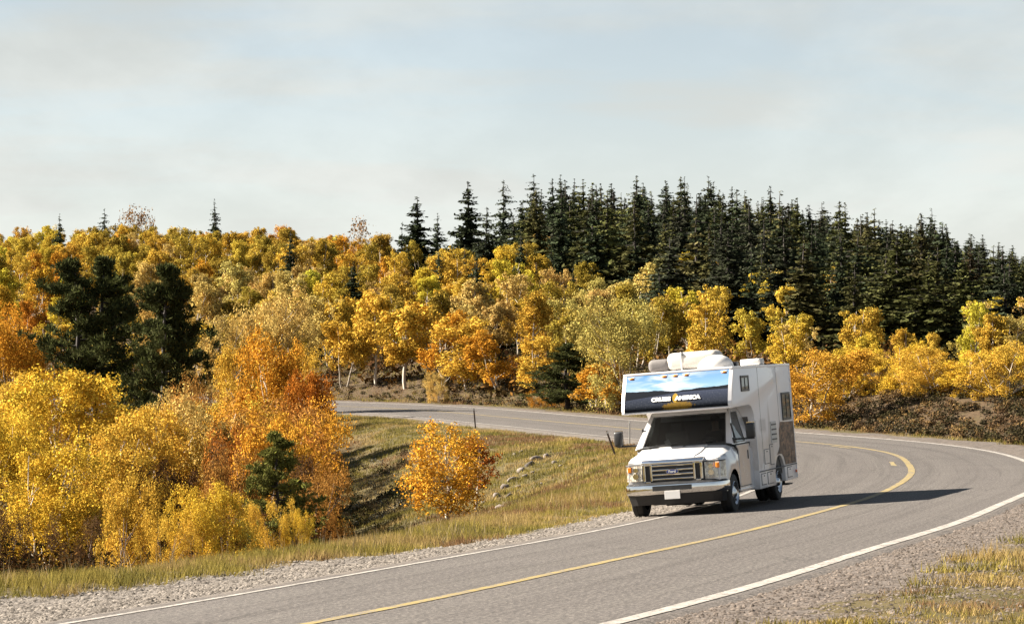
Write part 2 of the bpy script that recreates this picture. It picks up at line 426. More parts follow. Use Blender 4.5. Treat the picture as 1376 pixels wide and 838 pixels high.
# ------------------------------------------------------------------ road, markings
def ribbon(name, offs, z_up, t0=0.0, t1=None, jit=0.0, thick=0.0):
    sel = (RS >= t0) & (RS <= (t1 if t1 is not None else RS[-1]))
    c = RC[sel]; n = RN[sel]; s = RS[sel]
    offs = np.asarray(offs, float)
    V = []; UV = []
    zu = np.broadcast_to(np.asarray(z_up, float), (len(offs),))
    for k, w in enumerate(offs):
        z_up = zu[k]
        ww = w + jit * (vnoise(s / 0.7, s * 0 + k * 7.3, 3) - 0.5)
        V.append(np.c_[c[:, :2] + n * ww[:, None], c[:, 2] + c[:, 3] * ww + z_up]); UV.append(np.c_[ww, s])
    V = np.stack(V, 1); UV = np.stack(UV, 1)
    m, k = V.shape[:2]
    ii = np.arange(m * k).reshape(m, k)
    Fq = np.stack([ii[:-1, :-1], ii[1:, :-1], ii[1:, 1:], ii[:-1, 1:]], -1).reshape(-1, 4)
    Fq = Fq[:, ::-1]
    if thick:
        W = V.reshape(-1, 3).copy(); W[:, 2] -= thick; n0 = m * k
        e1 = np.stack([ii[:-1, 0], ii[1:, 0], ii[1:, 0] + n0, ii[:-1, 0] + n0], -1)
        e2 = np.stack([ii[1:, -1], ii[:-1, -1], ii[:-1, -1] + n0, ii[1:, -1] + n0], -1)
        Vv = np.vstack([V.reshape(-1, 3), W]); UVv = np.vstack([UV.reshape(-1, 2)] * 2)
        return npmesh(name, Vv, np.vstack([Fq, e1[:, ::-1], e2[:, ::-1]]), uv=UVv)
    return npmesh(name, V.reshape(-1, 3), Fq, uv=UV.reshape(-1, 2), smooth=True)
b = NB('asphalt')
U = b.uv(); su = b.n('ShaderNodeSeparateXYZ'); b.put(su.inputs[0], U)
P = b.pos()
streak = b.noise(1.0, 5, 0.6, b.mapping(U, (2.6, 0.035, 1)), 0.3)
streak2 = b.noise(1.0, 4, 0.6, b.mapping(U, (9.0, 0.10, 1), (5, 3, 0)), 0.2)
blotch = b.noise(0.5, 5, 0.6, P)
agg = b.noise(1.0, 3, 0.85, b.mapping(U, (24, 11, 1))); agg2 = b.noise(1.0, 2, 0.8, b.mapping(U, (70, 34, 1)))
c = b.mix(b.rng(blotch, 0.3, 0.7), (0.116, 0.103, 0.095), (0.150, 0.134, 0.124))
absu = b.math('ABSOLUTE', su.outputs[0])
# wheel tracks in the middle of each lane's halves
def band(cx, w):
    return b.rng(b.math('ABSOLUTE', b.math('SUBTRACT', absu, cx)), 0.0, w, 1.0, 0.0, True)
tr = b.math('MAXIMUM', band(0.85, 0.45), band(2.45, 0.45))
c = b.mix(b.math('MULTIPLY', tr, b.rng(streak, 0.35, 0.6, 0.1, 0.55)), c, (0.185, 0.168, 0.152))
c = b.mix(b.rng(streak, 0.50, 0.64, 0, 0.7), c, (0.075, 0.066, 0.06))
c = b.mix(b.rng(streak2, 0.54, 0.66, 0, 0.6), c, (0.075, 0.066, 0.06))
c = b.mix(b.math('MULTIPLY', b.rng(agg, 0.5, 0.6), 0.75), c, (0.05, 0.044, 0.04))
c = b.mix(b.math('MULTIPLY', b.rng(agg, 0.47, 0.38), 0.75), c, (0.30, 0.265, 0.235))
c = b.mix(b.math('MULTIPLY', b.rng(agg2, 0.5, 0.7), 0.5), c, (0.07, 0.06, 0.055))
# cracks along and across
vo = b.n('ShaderNodeTexVoronoi', _feature='DISTANCE_TO_EDGE'); vo.inputs['Scale'].default_value = 0.16
wv = b.n('ShaderNodeVectorMath', _operation='ADD'); b.put(wv.inputs[0], P)
nn = b.n('ShaderNodeTexNoise'); nn.inputs['Scale'].default_value = 0.9; b.put(nn.inputs[0], P); b.put(wv.inputs[1], nn.outputs['Color'])
b.put(vo.inputs['Vector'], wv.outputs[0])
c = b.mix(b.rng(vo.outputs['Distance'], 0.0, 0.006, 0.55, 0.0), c, (0.04, 0.035, 0.03))
# dusty edges
c = b.mix(b.math('MULTIPLY', b.rng(b.math('ADD', absu, b.rng(n_mid if False else b.noise(1.6, 4, 0.6, P), 0.3, 0.7, -0.3, 0.3)), 3.35, 3.9), 0.6), c, (0.24, 0.20, 0.165))
b.done(b.bsdf(b.dull(c, 0.52), 0.88, 0, 0.2, b.bump(b.math('ADD', agg, agg2), 0.5, 0.012)))
road = link('road', ribbon('road', np.r_[-3.8, -3.52, np.linspace(-3.46, 3.6, 13), 3.75, 4.05], np.r_[-0.09, 0.0, np.zeros(13), 0.0, -0.09], jit=0.05), 'asphalt')
tag(road, kind='structure')
def paint(name, col, wear=0.7):
    b = NB(name)
    P = b.pos()
    n1 = b.noise(26, 3, 0.75, P); n2 = b.noise(1.1, 4, 0.6, P); U = b.uv()
    c = b.mix(b.rng(n2, 0.35, 0.65), tuple(x * 0.8 for x in col), col)
    k = b.math('MULTIPLY', b.rng(b.math('ADD', n1, b.rng(b.noise(4.5, 3, 0.7, P), 0.35, 0.65, -0.1, 0.12)), 0.46, 0.6), b.rng(n2, 0.35, 0.65, wear, min(1.0, wear * 2)))
    c = b.mix(k, c, (0.15, 0.13, 0.115))
    return b.done(b.bsdf(b.dull(c, 0.66), 0.75, 0, 0.3, b.bump(n1, 0.3, 0.01)))
paint('white_paint', (0.42, 0.39, 0.35)); paint('yellow_paint', (0.33, 0.245, 0.075), 0.8); paint('faded_yellow', (0.34, 0.26, 0.09), 0.8)
for nm, w, hw, m in (('edge_line', 3.30, 0.065, 'white_paint'), ('edge_line', -3.30, 0.10, 'white_paint'), ('centre_line', 0.0, 0.085, 'yellow_paint')):
    o = link(nm, ribbon(nm, [w - hw, w + hw], 0.006, jit=0.015), m, road)
s_ap = RS[np.argmin(np.abs(RC[:, 1] - 73))]
for a0, a1, w0 in ((s_ap - 8.5, s_ap - 5.6, 0.42), (s_ap + 5.6, s_ap + 8.0, 0.36)):
    o = link('old_centre_line', ribbon('old_centre_line', [w0 - 0.07, w0 + 0.07], 0.006, a0, a1, jit=0.03), 'faded_yellow', road)
    o['label'] = 'faded leftover piece of yellow line inside the bend'

# ------------------------------------------------------------------ plant builders (meshes built once, shared by every copy)
def tubes(paths, sides=5):
    """paths: list of (pts (n,3), radii (n)); returns V, F quads"""
    V = []; Fs = []; base = 0
    for pts, rad in paths:
        pts = np.asarray(pts, float); n = len(pts)
        tg = np.gradient(pts, axis=0); tg /= np.linalg.norm(tg, axis=1)[:, None] + 1e-9
        ref = np.where(np.abs(tg[:, 2:3]) > 0.9, np.array([[1., 0, 0]]), np.array([[0, 0, 1.]]))
        a = np.cross(tg, ref); a /= np.linalg.norm(a, axis=1)[:, None] + 1e-9
        b2 = np.cross(tg, a)
        th = np.linspace(0, 2 * np.pi, sides, endpoint=False)
        ring = pts[:, None] + (a[:, None] * np.cos(th)[None, :, None] + b2[:, None] * np.sin(th)[None, :, None]) * np.asarray(rad)[:, None, None]
        V.append(ring.reshape(-1, 3))
        ii = np.arange(n * sides).reshape(n, sides) + base
        Fs.append(np.stack([ii[:-1], np.roll(ii[:-1], -1, 1), np.roll(ii[1:], -1, 1), ii[1:]], -1).reshape(-1, 4))
        base += n * sides
    return np.vstack(V), np.vstack(Fs)
def quads(c, n, size, rg, aspect=1.0, updir=None):
    """leaf-like rhombic faces at c facing n"""
    m = len(c)
    n = n / (np.linalg.norm(n, axis=1)[:, None] + 1e-9)
    r = rg.normal(size=(m, 3)) if updir is None else updir
    a = np.cross(n, r); a /= np.linalg.norm(a, axis=1)[:, None] + 1e-9
    b2 = np.cross(n, a)
    s = np.asarray(size).reshape(-1, 1) * np.ones((m, 1))
    V = np.stack([c - a * s * 0.5, c - b2 * s * 0.5 * aspect, c + a * s * 0.5, c + b2 * s * 0.5 * aspect], 1).reshape(-1, 3)
    return V, np.arange(4 * m).reshape(m, 4)

def aspen(seed, nleaf=5000, width=0.5, base=0.25, leaf=0.03, nclump=38, lean=0.03, top=1.0, stems=1, ragged=1.0, cr=1.0):
    """unit-height broadleaf tree -> (trunk mesh, crown mesh)"""
    rg = np.random.default_rng(seed)
    paths = []; sk = []
    for st in range(stems):
        off = rg.normal(size=2) * (0.10 * width if stems > 1 else 0)
        k = 9; zz = np.linspace(0, 0.93, k)
        px = off[0] * (0.3 + zz * 2.0) + np.cumsum(rg.normal(size=k)) * lean * 0.35; py = off[1] * (0.3 + zz * 2.0) + np.cumsum(rg.normal(size=k)) * lean * 0.35
        tr = np.stack([px - px[0] + off[0] * .4, py - py[0] + off[1] * .4, zz - 0.03], 1); paths.append((tr, 0.017 / math.sqrt(stems) * (1.05 - zz) + 0.0015)); sk.append(tr)
    cl = []
    for i in range(nclump):
        z = base + (top - base) * rg.random() ** 0.85
        t = (z - base) / (top - base)
        prof = np.sqrt(max(0.0, 1 - (abs(t - 0.42) / 0.62) ** 2.1)) * (0.75 + 0.35 * rg.random())
        R = 0.5 * width * prof * (0.35 + 0.65 * math.sqrt(rg.random()))
        th = rg.random() * 6.283
        tr = sk[i % len(sk)]; zi = min(z, 0.9); bx = np.interp(zi, tr[:, 2], tr[:, 0]); by = np.interp(zi, tr[:, 2], tr[:, 1])
        c = np.array([bx + R * math.cos(th), by + R * math.sin(th), z - 0.06])
        rad = cr * (0.085 + 0.075 * rg.random()) * (width / 0.5) ** 0.5 * (0.65 + 0.35 * prof)
        cl.append((c, rad, rg.random(), rg.random()))
        if i % 2 == 0:
            z0 = max(0.08, z - 0.13 - R * 0.6)
            p0 = np.array([np.interp(z0, tr[:, 2], tr[:, 0]), np.interp(z0, tr[:, 2], tr[:, 1]), z0])
            mid = (p0 + c) / 2 + np.array([0, 0, -0.015]); paths.append((np.stack([p0, mid, c]), np.array([0.0055, 0.0035, 0.0012])))
    w = np.array([r[1] ** 2 for r in cl]); w /= w.sum()
    which = rg.choice(len(cl), nleaf, p=w)
    C = np.array([r[0] for r in cl])[which]; Rr = np.array([r[1] for r in cl])[which]
    npf = 9
    pd = rg.normal(size=(len(cl), npf, 3)); pd[..., 2] += 0.25; pd /= np.linalg.norm(pd, axis=2)[..., None]
    pr_ = rg.uniform(0.30, 0.50, (len(cl), npf)); po_ = rg.uniform(0.35, 0.95, (len(cl), npf))
    wp_ = rg.integers(0, npf, nleaf)
    C = C + pd[which, wp_] * (Rr * po_[which, wp_])[:, None]
    Rr = Rr * pr_[which, wp_]
    d = rg.normal(size=(nleaf, 3)); d /= np.linalg.norm(d, axis=1)[:, None]
    rr = rg.random(nleaf) ** 0.36 * (1 + 0.20 * ragged * np.abs(rg.normal(size=nleaf)))
    d2 = d.copy(); d2[:, 2] *= 0.85
    pos = C + d2 * (Rr * rr)[:, None]
    pos[:, 2] = np.maximum(pos[:, 2], 0.012)
    nrm = d * 0.9 + rg.normal(size=(nleaf, 3)) * 0.5 + np.array([0, 0, 0.2])
    V, Fq = quads(pos, nrm, leaf * (0.6 + 0.8 * rg.random(nleaf)), rg)
    bright = np.array([r[2] for r in cl])[which] * 0.42 + 0.74 + rg.normal(size=nleaf) * 0.12
    hue = np.clip(np.array([r[3] for r in cl])[which] * 0.55 + rg.normal(size=nleaf) * 0.18 + (0.25 - pos[:, 2] * 0.3), 0, 1)
    cols = np.repeat(np.stack([np.clip(bright, 0.4, 1.4), hue, hue * 0], 1), 4, 0)
    crown = npmesh('crown', V, Fq, cols)
    TV, TF = tubes(paths)
    trunk = npmesh('trunk', TV, TF, smooth=True)
    return trunk, crown

def fir(seed, width=0.32, levels=26, base=0.08, leaf=0.03, dens=1.0, gap=0.0, droop=0.25, power=0.92):
    rg = np.random.default_rng(seed)
    zz = np.linspace(0, 1, 10)
    tr = np.stack([np.cumsum(rg.normal(size=10)) * 0.002, np.cumsum(rg.normal(size=10)) * 0.002, zz - 0.02], 1)
    paths = [(tr, 0.014 * (1.02 - zz) + 0.001)]
    cs, ns, ss, br = [], [], [], []
    side = rg.normal(size=8)
    for l in range(levels):
        t = min(1.0, max(0.0, (l + rg.normal() * 0.35) / (levels - 1.0))); z = base + (0.985 - base) * t ** 0.93
        nb = int(3 + 8 * (1 - t) ** 0.8) + rg.integers(0, 2)
        for k in range(nb):
            if rg.random() < gap: continue
            th = rg.random() * 6.283
            R = 0.5 * width * ((1 - t) ** power * (0.55 + 0.65 * rg.random()) * (1 + 0.22 * math.sin(th * 2 + side[0] * 3 + t * 9 * side[1])) + 0.011)
            if t < 0.12: R *= 0.75
            bright = 0.75 + 0.5 * rg.random()
            m = max(1 if t > 0.9 else 2, int(11 * (R / (0.5 * width)) * dens) + 1)
            q = np.linspace(0.12, 1.0, m) if m > 1 else np.array([0.6])
            x = R * q * math.cos(th); y = R * q * math.sin(th)
            zc = z + rg.normal() * 0.008 - droop * R * q + 0.35 * droop * R * q ** 3 * 1.6
            p = np.stack([x, y, zc], 1)
            if k % 2 == 0: m > 1 and paths.append((p[[0, -1]] * [[0.1, 0.1, 1], [0.95, 0.95, 1]], np.array([0.003, 0.0008])))
            for rep in range(3 if t < 0.85 else 2):
                jit = rg.normal(size=(m, 3)) * leaf * 0.42 * (1.05 - 0.75 * t) * (0.4 + 0.8 * (1 - q))[:, None]
                cs.append(p + jit - [0, 0, leaf * 0.12]); hor = rg.normal(size=(m, 3)) * 0.75 + [0, 0, 0.8] + np.array([math.cos(th), math.sin(th), 0]) * 0.35
                ns.append(hor); ss.append(leaf * (0.9 + 0.6 * rg.random(m)) * (1.15 - 0.45 * q) * (1.08 - 0.72 * t)); br.append(bright + rg.normal(size=m) * 0.12)
    c = np.vstack(cs); n = np.vstack(ns); s = np.concatenate(ss); bb = np.concatenate(br)
    V, Fq = quads(c, n, s, rg, 0.55)
    cols = np.repeat(np.stack([np.clip(bb, 0.4, 1.5), rg.random(len(c)) * 0.6, bb * 0], 1), 4, 0)
    crown = npmesh('crown', V, Fq, cols)
    TV, TF = tubes(paths, 5)
    return npmesh('trunk', TV, TF, smooth=True), crown

def pine(seed, width=0.75, limbs=46, base=0.22, tufts=10, stems=2, leaf=0.034):
    """open, heavy limbed pine with upswept needle tufts"""
    rg = np.random.default_rng(seed)
    paths = []; sk = []
    for st in range(stems):
        off = (st - (stems - 1) / 2) * 0.11
        zz = np.linspace(0, 0.96 - 0.05 * st, 10)
        tr = np.stack([off * (0.5 + zz) + np.cumsum(rg.normal(size=10)) * 0.006, np.cumsum(rg.normal(size=10)) * 0.006, zz - 0.02], 1)
        paths.append((tr, 0.018 * (1.08 - zz) + 0.002)); sk.append(tr)
    cs, ns, up, ss, br = [], [], [], [], []
    for i in range(limbs):
        t = (i + rg.random()) / limbs; z = base + (0.955 - base) * t
        prof = min(1.0, 0.66 + 1.6 * t) * max(0.0, 1 - t ** 1.5) ** 0.85 + 0.05
        R = 0.5 * width * prof * (0.6 + 0.5 * rg.random())
        th = rg.random() * 6.283; tr = sk[i % stems]
        b0 = np.array([np.interp(z, tr[:, 2], tr[:, 0]), np.interp(z, tr[:, 2], tr[:, 1]), z])
        e = b0 + np.array([math.cos(th) * R, math.sin(th) * R, R * (0.05 + 0.35 * rg.random())])
        mid = (b0 + e) / 2 - [0, 0, R * 0.06]
        paths.append((np.stack([b0, mid, e]), np.array([0.0065, 0.004, 0.0015])))
        bright = 0.7 + 0.5 * rg.random()
        for k in range(tufts):
            q = 0.28 + 0.75 * (k + rg.random()) / tufts
            sp = (q * 0.20 + 0.04) * R
            c = b0 + (e - b0) * q - np.array([0, 0, R * 0.06 * math.sin(q * 3.1)]) + rg.normal(size=3) * [sp, sp, sp * 0.4]
            m = 56
            d = rg.normal(size=(m, 3)) + [0, 0, 0.75]; d /= np.linalg.norm(d, axis=1)[:, None]
            ln = leaf * (0.55 + 0.6 * rg.random(m))
            c = c + rg.normal(size=(m, 3)) * [0.012, 0.012, 0.006]
            cs.append(c + d * ln[:, None] * 0.5); up.append(d); ns.append(np.cross(d, rg.normal(size=(m, 3)))); ss.append(ln); br.append(np.full(m, bright) + rg.normal(size=m) * 0.15)
    c = np.vstack(cs); n = np.vstack(ns); u = np.vstack(up); s = np.concatenate(ss); bb = np.concatenate(br)
    V, Fq = quads(c, n, s * 0.22, rg, 4.6, updir=u)
    # quads(): b2 axis lies along the needle direction
    cols = np.repeat(np.stack([np.clip(bb, 0.3, 1.5), rg.random(len(c)), bb * 0], 1), 4, 0)
    crown = npmesh('crown', V, Fq, cols)
    TV, TF = tubes(paths, 6)
    return npmesh('trunk', TV, TF, smooth=True), crown

ASP_NEAR = [aspen(100 + i, 26000, 0.80 + 0.1 * (i % 3), 0.08, 0.0155, 50, cr=1.0, stems=2 + i % 2) for i in range(5)]
ASP_SMALL = [aspen(120, 9000, 0.80, 0.20, 0.020, 50, stems=1, ragged=1.3), aspen(121, 3600, 0.55, 0.30, 0.022, 26, stems=1, ragged=1.3)]
ASP_MID = [aspen(140 + i, 9000, [0.44, 0.56, 0.50, 0.60, 0.48, 0.58][i], [0.34, 0.42, 0.38, 0.26, 0.46, 0.3][i], 0.021, 20 + 4 * (i % 3), stems=1 + (i % 2), cr=1.0, ragged=1.2) for i in range(6)]
ASP_BARE = [aspen(160, 620, 0.6, 0.35, 0.03, 46, stems=2)]
SHRUB = [aspen(180 + i, 17000, 1.25 + 0.2 * i, 0.03, 0.0185, 36, cr=1.0, stems=3, ragged=1.4) for i in range(3)]
FIR = [fir(200 + i, [0.30, 0.38, 0.34, 0.42, 0.28, 0.46, 0.38][i], [26, 22, 28, 24, 27, 20, 18][i], [0.06, 0.03, 0.10, 0.05, 0.08, 0.1, 0.14][i], 0.044, gap=[0, 0.05, 0.12, 0.02, 0.1, 0.15, 0.25][i]) for i in range(7)]
FIR_OPEN = [fir(220 + i, 0.46, 24, 0.10, 0.042, gap=0.2, power=0.75) for i in range(2)]
PINE = [pine(240, 0.72, 56, 0.28), pine(241, 0.62, 58, 0.12, stems=1), pine(242, 0.62, 46, 0.10, stems=1)]
for tr, cr in ASP_NEAR + ASP_SMALL + ASP_MID + ASP_BARE: tr.materials.append(MATS['aspen_bark']); cr.materials.append(MATS['aspen_leaf'])
for tr, cr in SHRUB: tr.materials.append(MATS['grey_bark']); cr.materials.append(MATS['aspen_leaf'])
for tr, cr in FIR + FIR_OPEN + PINE: tr.materials.append(MATS['dark_bark']); cr.materials.append(MATS['needle'])

def plant(kind, proto, x, y, h, wscale, color, label, cat, group=None, rz=None, sink=0.0):
    """a thing: Empty at the foot, children trunk and crown sharing their mesh with alike plants"""
    o = empty(kind, (x, y, gz(x, y) - 0.05 - sink), label, cat, group, rng.random() * 6.28 if rz is None else rz)
    o.scale = (h * wscale, h * wscale, h)
    for nm, me in zip(('trunk', 'crown'), proto):
        c = bpy.data.objects.new(nm, me); COL.objects.link(c); c.parent = o
        c.color = (*color, 1)
    return o

YEL = (0.68, 0.48, 0.060); GOLD = (0.64, 0.425, 0.066); PALE = (0.60, 0.44, 0.14); OLIVE = (0.38, 0.29, 0.05); ORANGE = (0.60, 0.31, 0.040)
RED = (0.42, 0.18, 0.036); RUST = (0.38, 0.20, 0.05); BROWN = (0.12, 0.07, 0.034); GREENY = (0.47, 0.41, 0.12)
DARKG = (0.028, 0.038, 0.020); PINEG = (0.075, 0.078, 0.034); OLIVEG = (0.17, 0.16, 0.05); FIRG = (0.050, 0.060, 0.036)
def jit(c, a=0.12):
    k = 1 + rng.normal() * a; g = min(1.02, 1 + rng.normal() * a * 0.4)
    return (min(0.6, c[0] * k), min(0.6, c[1] * k * g), c[2] * k)

def put(kind, protos, u, d, ytop, wpx, color, label, cat, group=None, wr=None, i=None):
    while abs(float(road_query(np.array([at(u, d)[0]]), np.array([d]))[0][0])) < 6.2: d += 0.5
    x, y = at(u, d); h = height_for(u, d, ytop)
    pr = protos[(i if i is not None else int(rng.integers(len(protos)))) % len(protos)]
    co = np.empty(len(pr[1].vertices) * 3, np.float32); pr[1].vertices.foreach_get('co', co); co = co.reshape(-1, 3)
    w0 = (np.percentile(co[:, 0], 98) - np.percentile(co[:, 0], 2))
    ws = (wpx / F * d) / (w0 * h)
    return plant(kind, pr, x, y, h, float(np.clip(ws, 0.45, 2.4)), color, label, cat, group)

A_, S2, P_ = 'aspen_tree', 'shrub', 'pine_tree'
HAND = []
def T(*a, **k): put(*a, **k); HAND.append((a[2], a[3], a[5]))
# big dark pines on the left
T(P_, PINE, 118, 104, 336, 134, PINEG, 'broad dark twin-trunked pine, the left one of the two big pines among yellow aspens', 'pine tree', i=0)
T(P_, PINE, 222, 100, 346, 104, PINEG, 'dense dark pine reaching low to the ground, right one of the two big pines', 'pine tree', i=1)
T(P_, PINE, 366, 47, 572, 88, OLIVEG, 'small olive-green pine among yellow shrubs in front of the tall orange aspen', 'pine tree', i=2)
T(P_, PINE, 766, 112, 458, 72, PINEG, 'dark bushy pine behind the far road just left of the motorhome', 'pine tree', i=2)
# near left aspens
near = [(98, 77, 497, 150, YEL, 'bright yellow aspen in front of the broad dark pine'),
        (20, 84, 512, 120, GOLD, 'golden aspen at the left picture edge below the dark pines'),
        (12, 112, 418, 110, ORANGE, 'orange-gold aspen at the left picture edge beside the broad dark pine'),
        (52, 50, 588, 165, YEL, 'broad yellow aspen bush standing over the lower left verge'),
        (138, 58, 566, 130, GOLD, 'golden aspen behind the broad yellow bush near the left verge'),
        (190, 62, 548, 105, GOLD, 'golden rounded aspen left of the pale yellow aspen under the pines'),
        (262, 66, 534, 112, PALE, 'pale yellow aspen under the right dark pine'),
        (10, 60, 548, 95, YEL, 'yellow aspen cut by the left picture edge above the verge'),
        (385, 84, 442, 128, ORANGE, 'tall orange-red aspen at the left end of the visible far road'),
        (335, 92, 470, 90, GOLD, 'golden-orange aspen beside the left flank of the tall orange-red aspen'),
        (418, 82, 500, 62, (0.42, 0.16, 0.026), 'deep orange slender aspen against the far road end'),
        (300, 118, 420, 90, PALE, 'pale gold aspen right of the dense dark pine'),
        (355, 128, 395, 85, PALE, 'pale gold aspen rising behind the tall orange-red aspen'),
        (48, 118, 452, 70, ORANGE, 'orange aspen low beside the broad dark pine on its left')]
for i, (u, d, yt, w, c, lb) in enumerate(near):
    T(A_, ASP_NEAR, u, d, yt, w, c, lb, 'aspen tree', 'aspens in the hollow left of the road', i=i)
shr = [(312, 40, 650, 100, YEL, 'bright yellow low shrub at the verge under the small olive pine'),
       (268, 39.5, 660, 75, YEL, 'bright yellow shrub on the verge left of the small olive pine'),
       (218, 39, 688, 48, GOLD, 'small golden shrub low on the verge'),
       (155, 42, 645, 80, GOLD, 'golden shrub between the broad yellow bush and the verge shrubs'),
       (404, 41, 684, 42, YEL, 'tiny bright yellow shrub where the verge shrubs end'),
       (372, 41, 668, 60, GOLD, 'golden shrub at the foot of the small olive pine'),
       (325, 70, 560, 80, RED, 'red-brown shrub below the golden-orange aspen'),
       (395, 62, 572, 62, RED, 'deep red shrub below the tall orange-red aspen'),
       (285, 96, 508, 60, RUST, 'rust-red shrub at the foot of the dense dark pine'),
       (180, 84, 560, 80, BROWN, 'brown leafless shrub in the shade between the two dark pines'),
       (225, 58, 620, 70, BROWN, 'brown shrub behind the verge shrubs'),
       (110, 46, 690, 50, BROWN, 'brown dry shrub right of the broad yellow bush'),
       (300, 52, 612, 60, RUST, 'rusty shrub left of the small olive pine'),
       (420, 52, 630, 50, RUST, 'rust brown slender shrub at the hollow edge'),
       (345, 56, 600, 60, BROWN, 'dull brown shrub behind the small olive pine'),
       (430, 66, 630, 40, (0.07, 0.06, 0.025), 'dark olive shrub leaning over the shaded hollow'),
       (5, 47, 690, 60, BROWN, 'brown shrub in the bottom of the yellow bush by the left picture edge'),
       (732, 116, 524, 44, (0.46, 0.22, 0.025), 'yellow-orange shrub on the far roadside left of the bushy pine'),
       (592, 134, 500, 36, PALE, 'small pale yellow shrub on the bank above the far road'),
       (390, 112, 470, 50, GOLD, 'golden shrub above the tall orange-red aspen'),
       (70, 100, 560, 70, RUST, 'rust-coloured shrub below the broad dark pine'),
       (1366, 97, 548, 30, GOLD, 'golden shrub in the brush at the right picture edge')]
for i, (u, d, yt, w, c, lb) in enumerate(shr):
    T(S2, SHRUB, u, d, yt, w, c, lb, 'shrub', 'autumn shrubs', i=i)
for k in range(13):
    d = 58 + 2.6 * k; u = 350 + 8 * math.sin(k * 2.3) - (8 if k > 9 else 0)
    nm_, c_ = [('orange', ORANGE), ('rust-red', RED), ('golden', GOLD), ('rust-brown', RUST)][k % 4]
    x, y = at(u, d); plant(S2, SHRUB[k % 3], x, y, 3.45 + 0.25 * math.cos(k * 1.7), 0.62 if k < 7 else 0.85, jit(c_), nm_ + ' shrub in the thicket left of the shaded hollow', 'shrub', 'thicket beside the hollow')
# pair in the hollow
T(A_, ASP_SMALL, 601, 67, 561, 98, (0.66, 0.37, 0.045), 'small orange-yellow aspen standing alone in the grassy hollow', 'aspen tree', i=0)
T(A_, ASP_SMALL, 641, 70, 590, 50, (0.30, 0.10, 0.02), 'smaller red-brown aspen close behind the lone orange one', 'aspen tree', i=1)
# roadside beyond the far road
T(A_, ASP_MID, 816, 114, 488, 62, ORANGE, 'orange aspen between the bushy pine and the motorhome', 'aspen tree', i=3)
T(A_, ASP_NEAR, 852, 120, 400, 95, GREENY, 'tall greenish-yellow aspen rising behind the left end of the motorhome', 'aspen tree', i=2)
T(A_, ASP_MID, 800, 126, 425, 62, GREENY, 'greenish-yellow aspen above the bushy pine', 'aspen tree', i=1)
# front row over the sagebrush bank on the right, and middle row on the left bank
fr = [(1088, 101, 470, 90, (0.56, 0.33, 0.05)), (1130, 106, 466, 60, YEL), (1172, 106, 470, 58, GOLD), (1215, 104, 458, 64, YEL), (1262, 101, 466, 70, GOLD), (1306, 100, 472, 62, YEL), (1350, 98, 462, 76, GOLD), (1392, 100, 470, 70, YEL)]
nm = ['orange and brown aspen right behind the motorhome above the dark bank', 'yellow aspen next to the orange-brown one behind the motorhome', 'golden aspen above the shaded left part of the sagebrush bank', 'tall yellow aspen above the middle of the sagebrush bank',
      'broad golden aspen on the bank crest right of the tall yellow one', 'yellow aspen on the bank crest second from the right picture edge', 'golden aspen on the bank at the right picture edge', 'yellow aspen cut off by the right picture edge']
for i, ((u, d, yt, w, c), lb) in enumerate(zip(fr, nm)):
    T(A_, ASP_NEAR, u, d, yt, w * 1.15, c, lb, 'aspen tree', 'aspens above the sagebrush bank', i=i)
mr = [(462, 153, 425, 62, GOLD, 'golden aspen above the left end of the grassy bank'), (505, 151, 392, 60, GOLD, 'tall golden aspen with bare stems above the grassy bank'), (545, 148, 398, 66, GOLD, 'broad golden aspen in the middle of the grassy bank crest'),
      (590, 145, 420, 58, ORANGE, 'orange-gold aspen right of the bank middle'), (632, 142, 428, 66, GOLD, 'dense golden aspen above the brushy end of the bank'), (676, 139, 445, 62, ORANGE, 'orange-gold aspen above the bare brush'), (712, 136, 452, 52, GOLD, 'golden aspen left of the bushy pine')]
for i, (u, d, yt, w, c, lb) in enumerate(mr):
    T(A_, ASP_MID, u, d, yt, w, c, lb, 'aspen tree', 'aspens above the far road bank', i=[1, 4, 0, 3, 5, 3, 5][i])
# skyline and standout conifers
sky_f = [(288, 335, 266, 30, 'lone dark fir poking above the left skyline'), (140, 335, 278, 30, 'small dark round-topped conifer on the left skyline'),
         (560, 300, 261, 66, 'first tall dark fir left of the conifer stand on the skyline'), (588, 320, 284, 34, 'small slender fir between the two tall firs on the skyline'),
         (629, 325, 240, 62, 'broad dark fir, second tall one from the left on the skyline'), (676, 330, 238, 48, 'open slender fir with see-through branches on the skyline'),
         (655, 290, 275, 50, 'shorter dark fir in front of the open slender one'), (717, 340, 231, 50, 'open-branched tall fir at the left end of the dense stand'),
         (660, 168, 392, 50, 'dark fir standing alone among the golden aspens of the middle slope'), (1283, 150, 412, 56, 'dark low spreading fir inside the yellow aspens on the right'),
         (884, 168, 362, 56, 'dark fir above the motorhome roof among pale aspens'), (740, 230, 332, 40, 'dark fir at the lower edge of the conifer stand'), (1222, 230, 335, 44, 'tall olive-dark fir above the yellow aspens on the right'),
         (1251, 345, 278, 42, 'tall dark fir standing above its neighbours on the right skyline'), (475, 215, 348, 40, 'dark fir on the left hillside near the golden slope')]
for i, (u, d, yt, w, lb) in enumerate(sky_f):
    T('fir_tree', FIR_OPEN if 'open' in lb or 'round' in lb else FIR, u, d, yt, w, jit(FIRG), lb, 'fir tree', 'dark conifers')

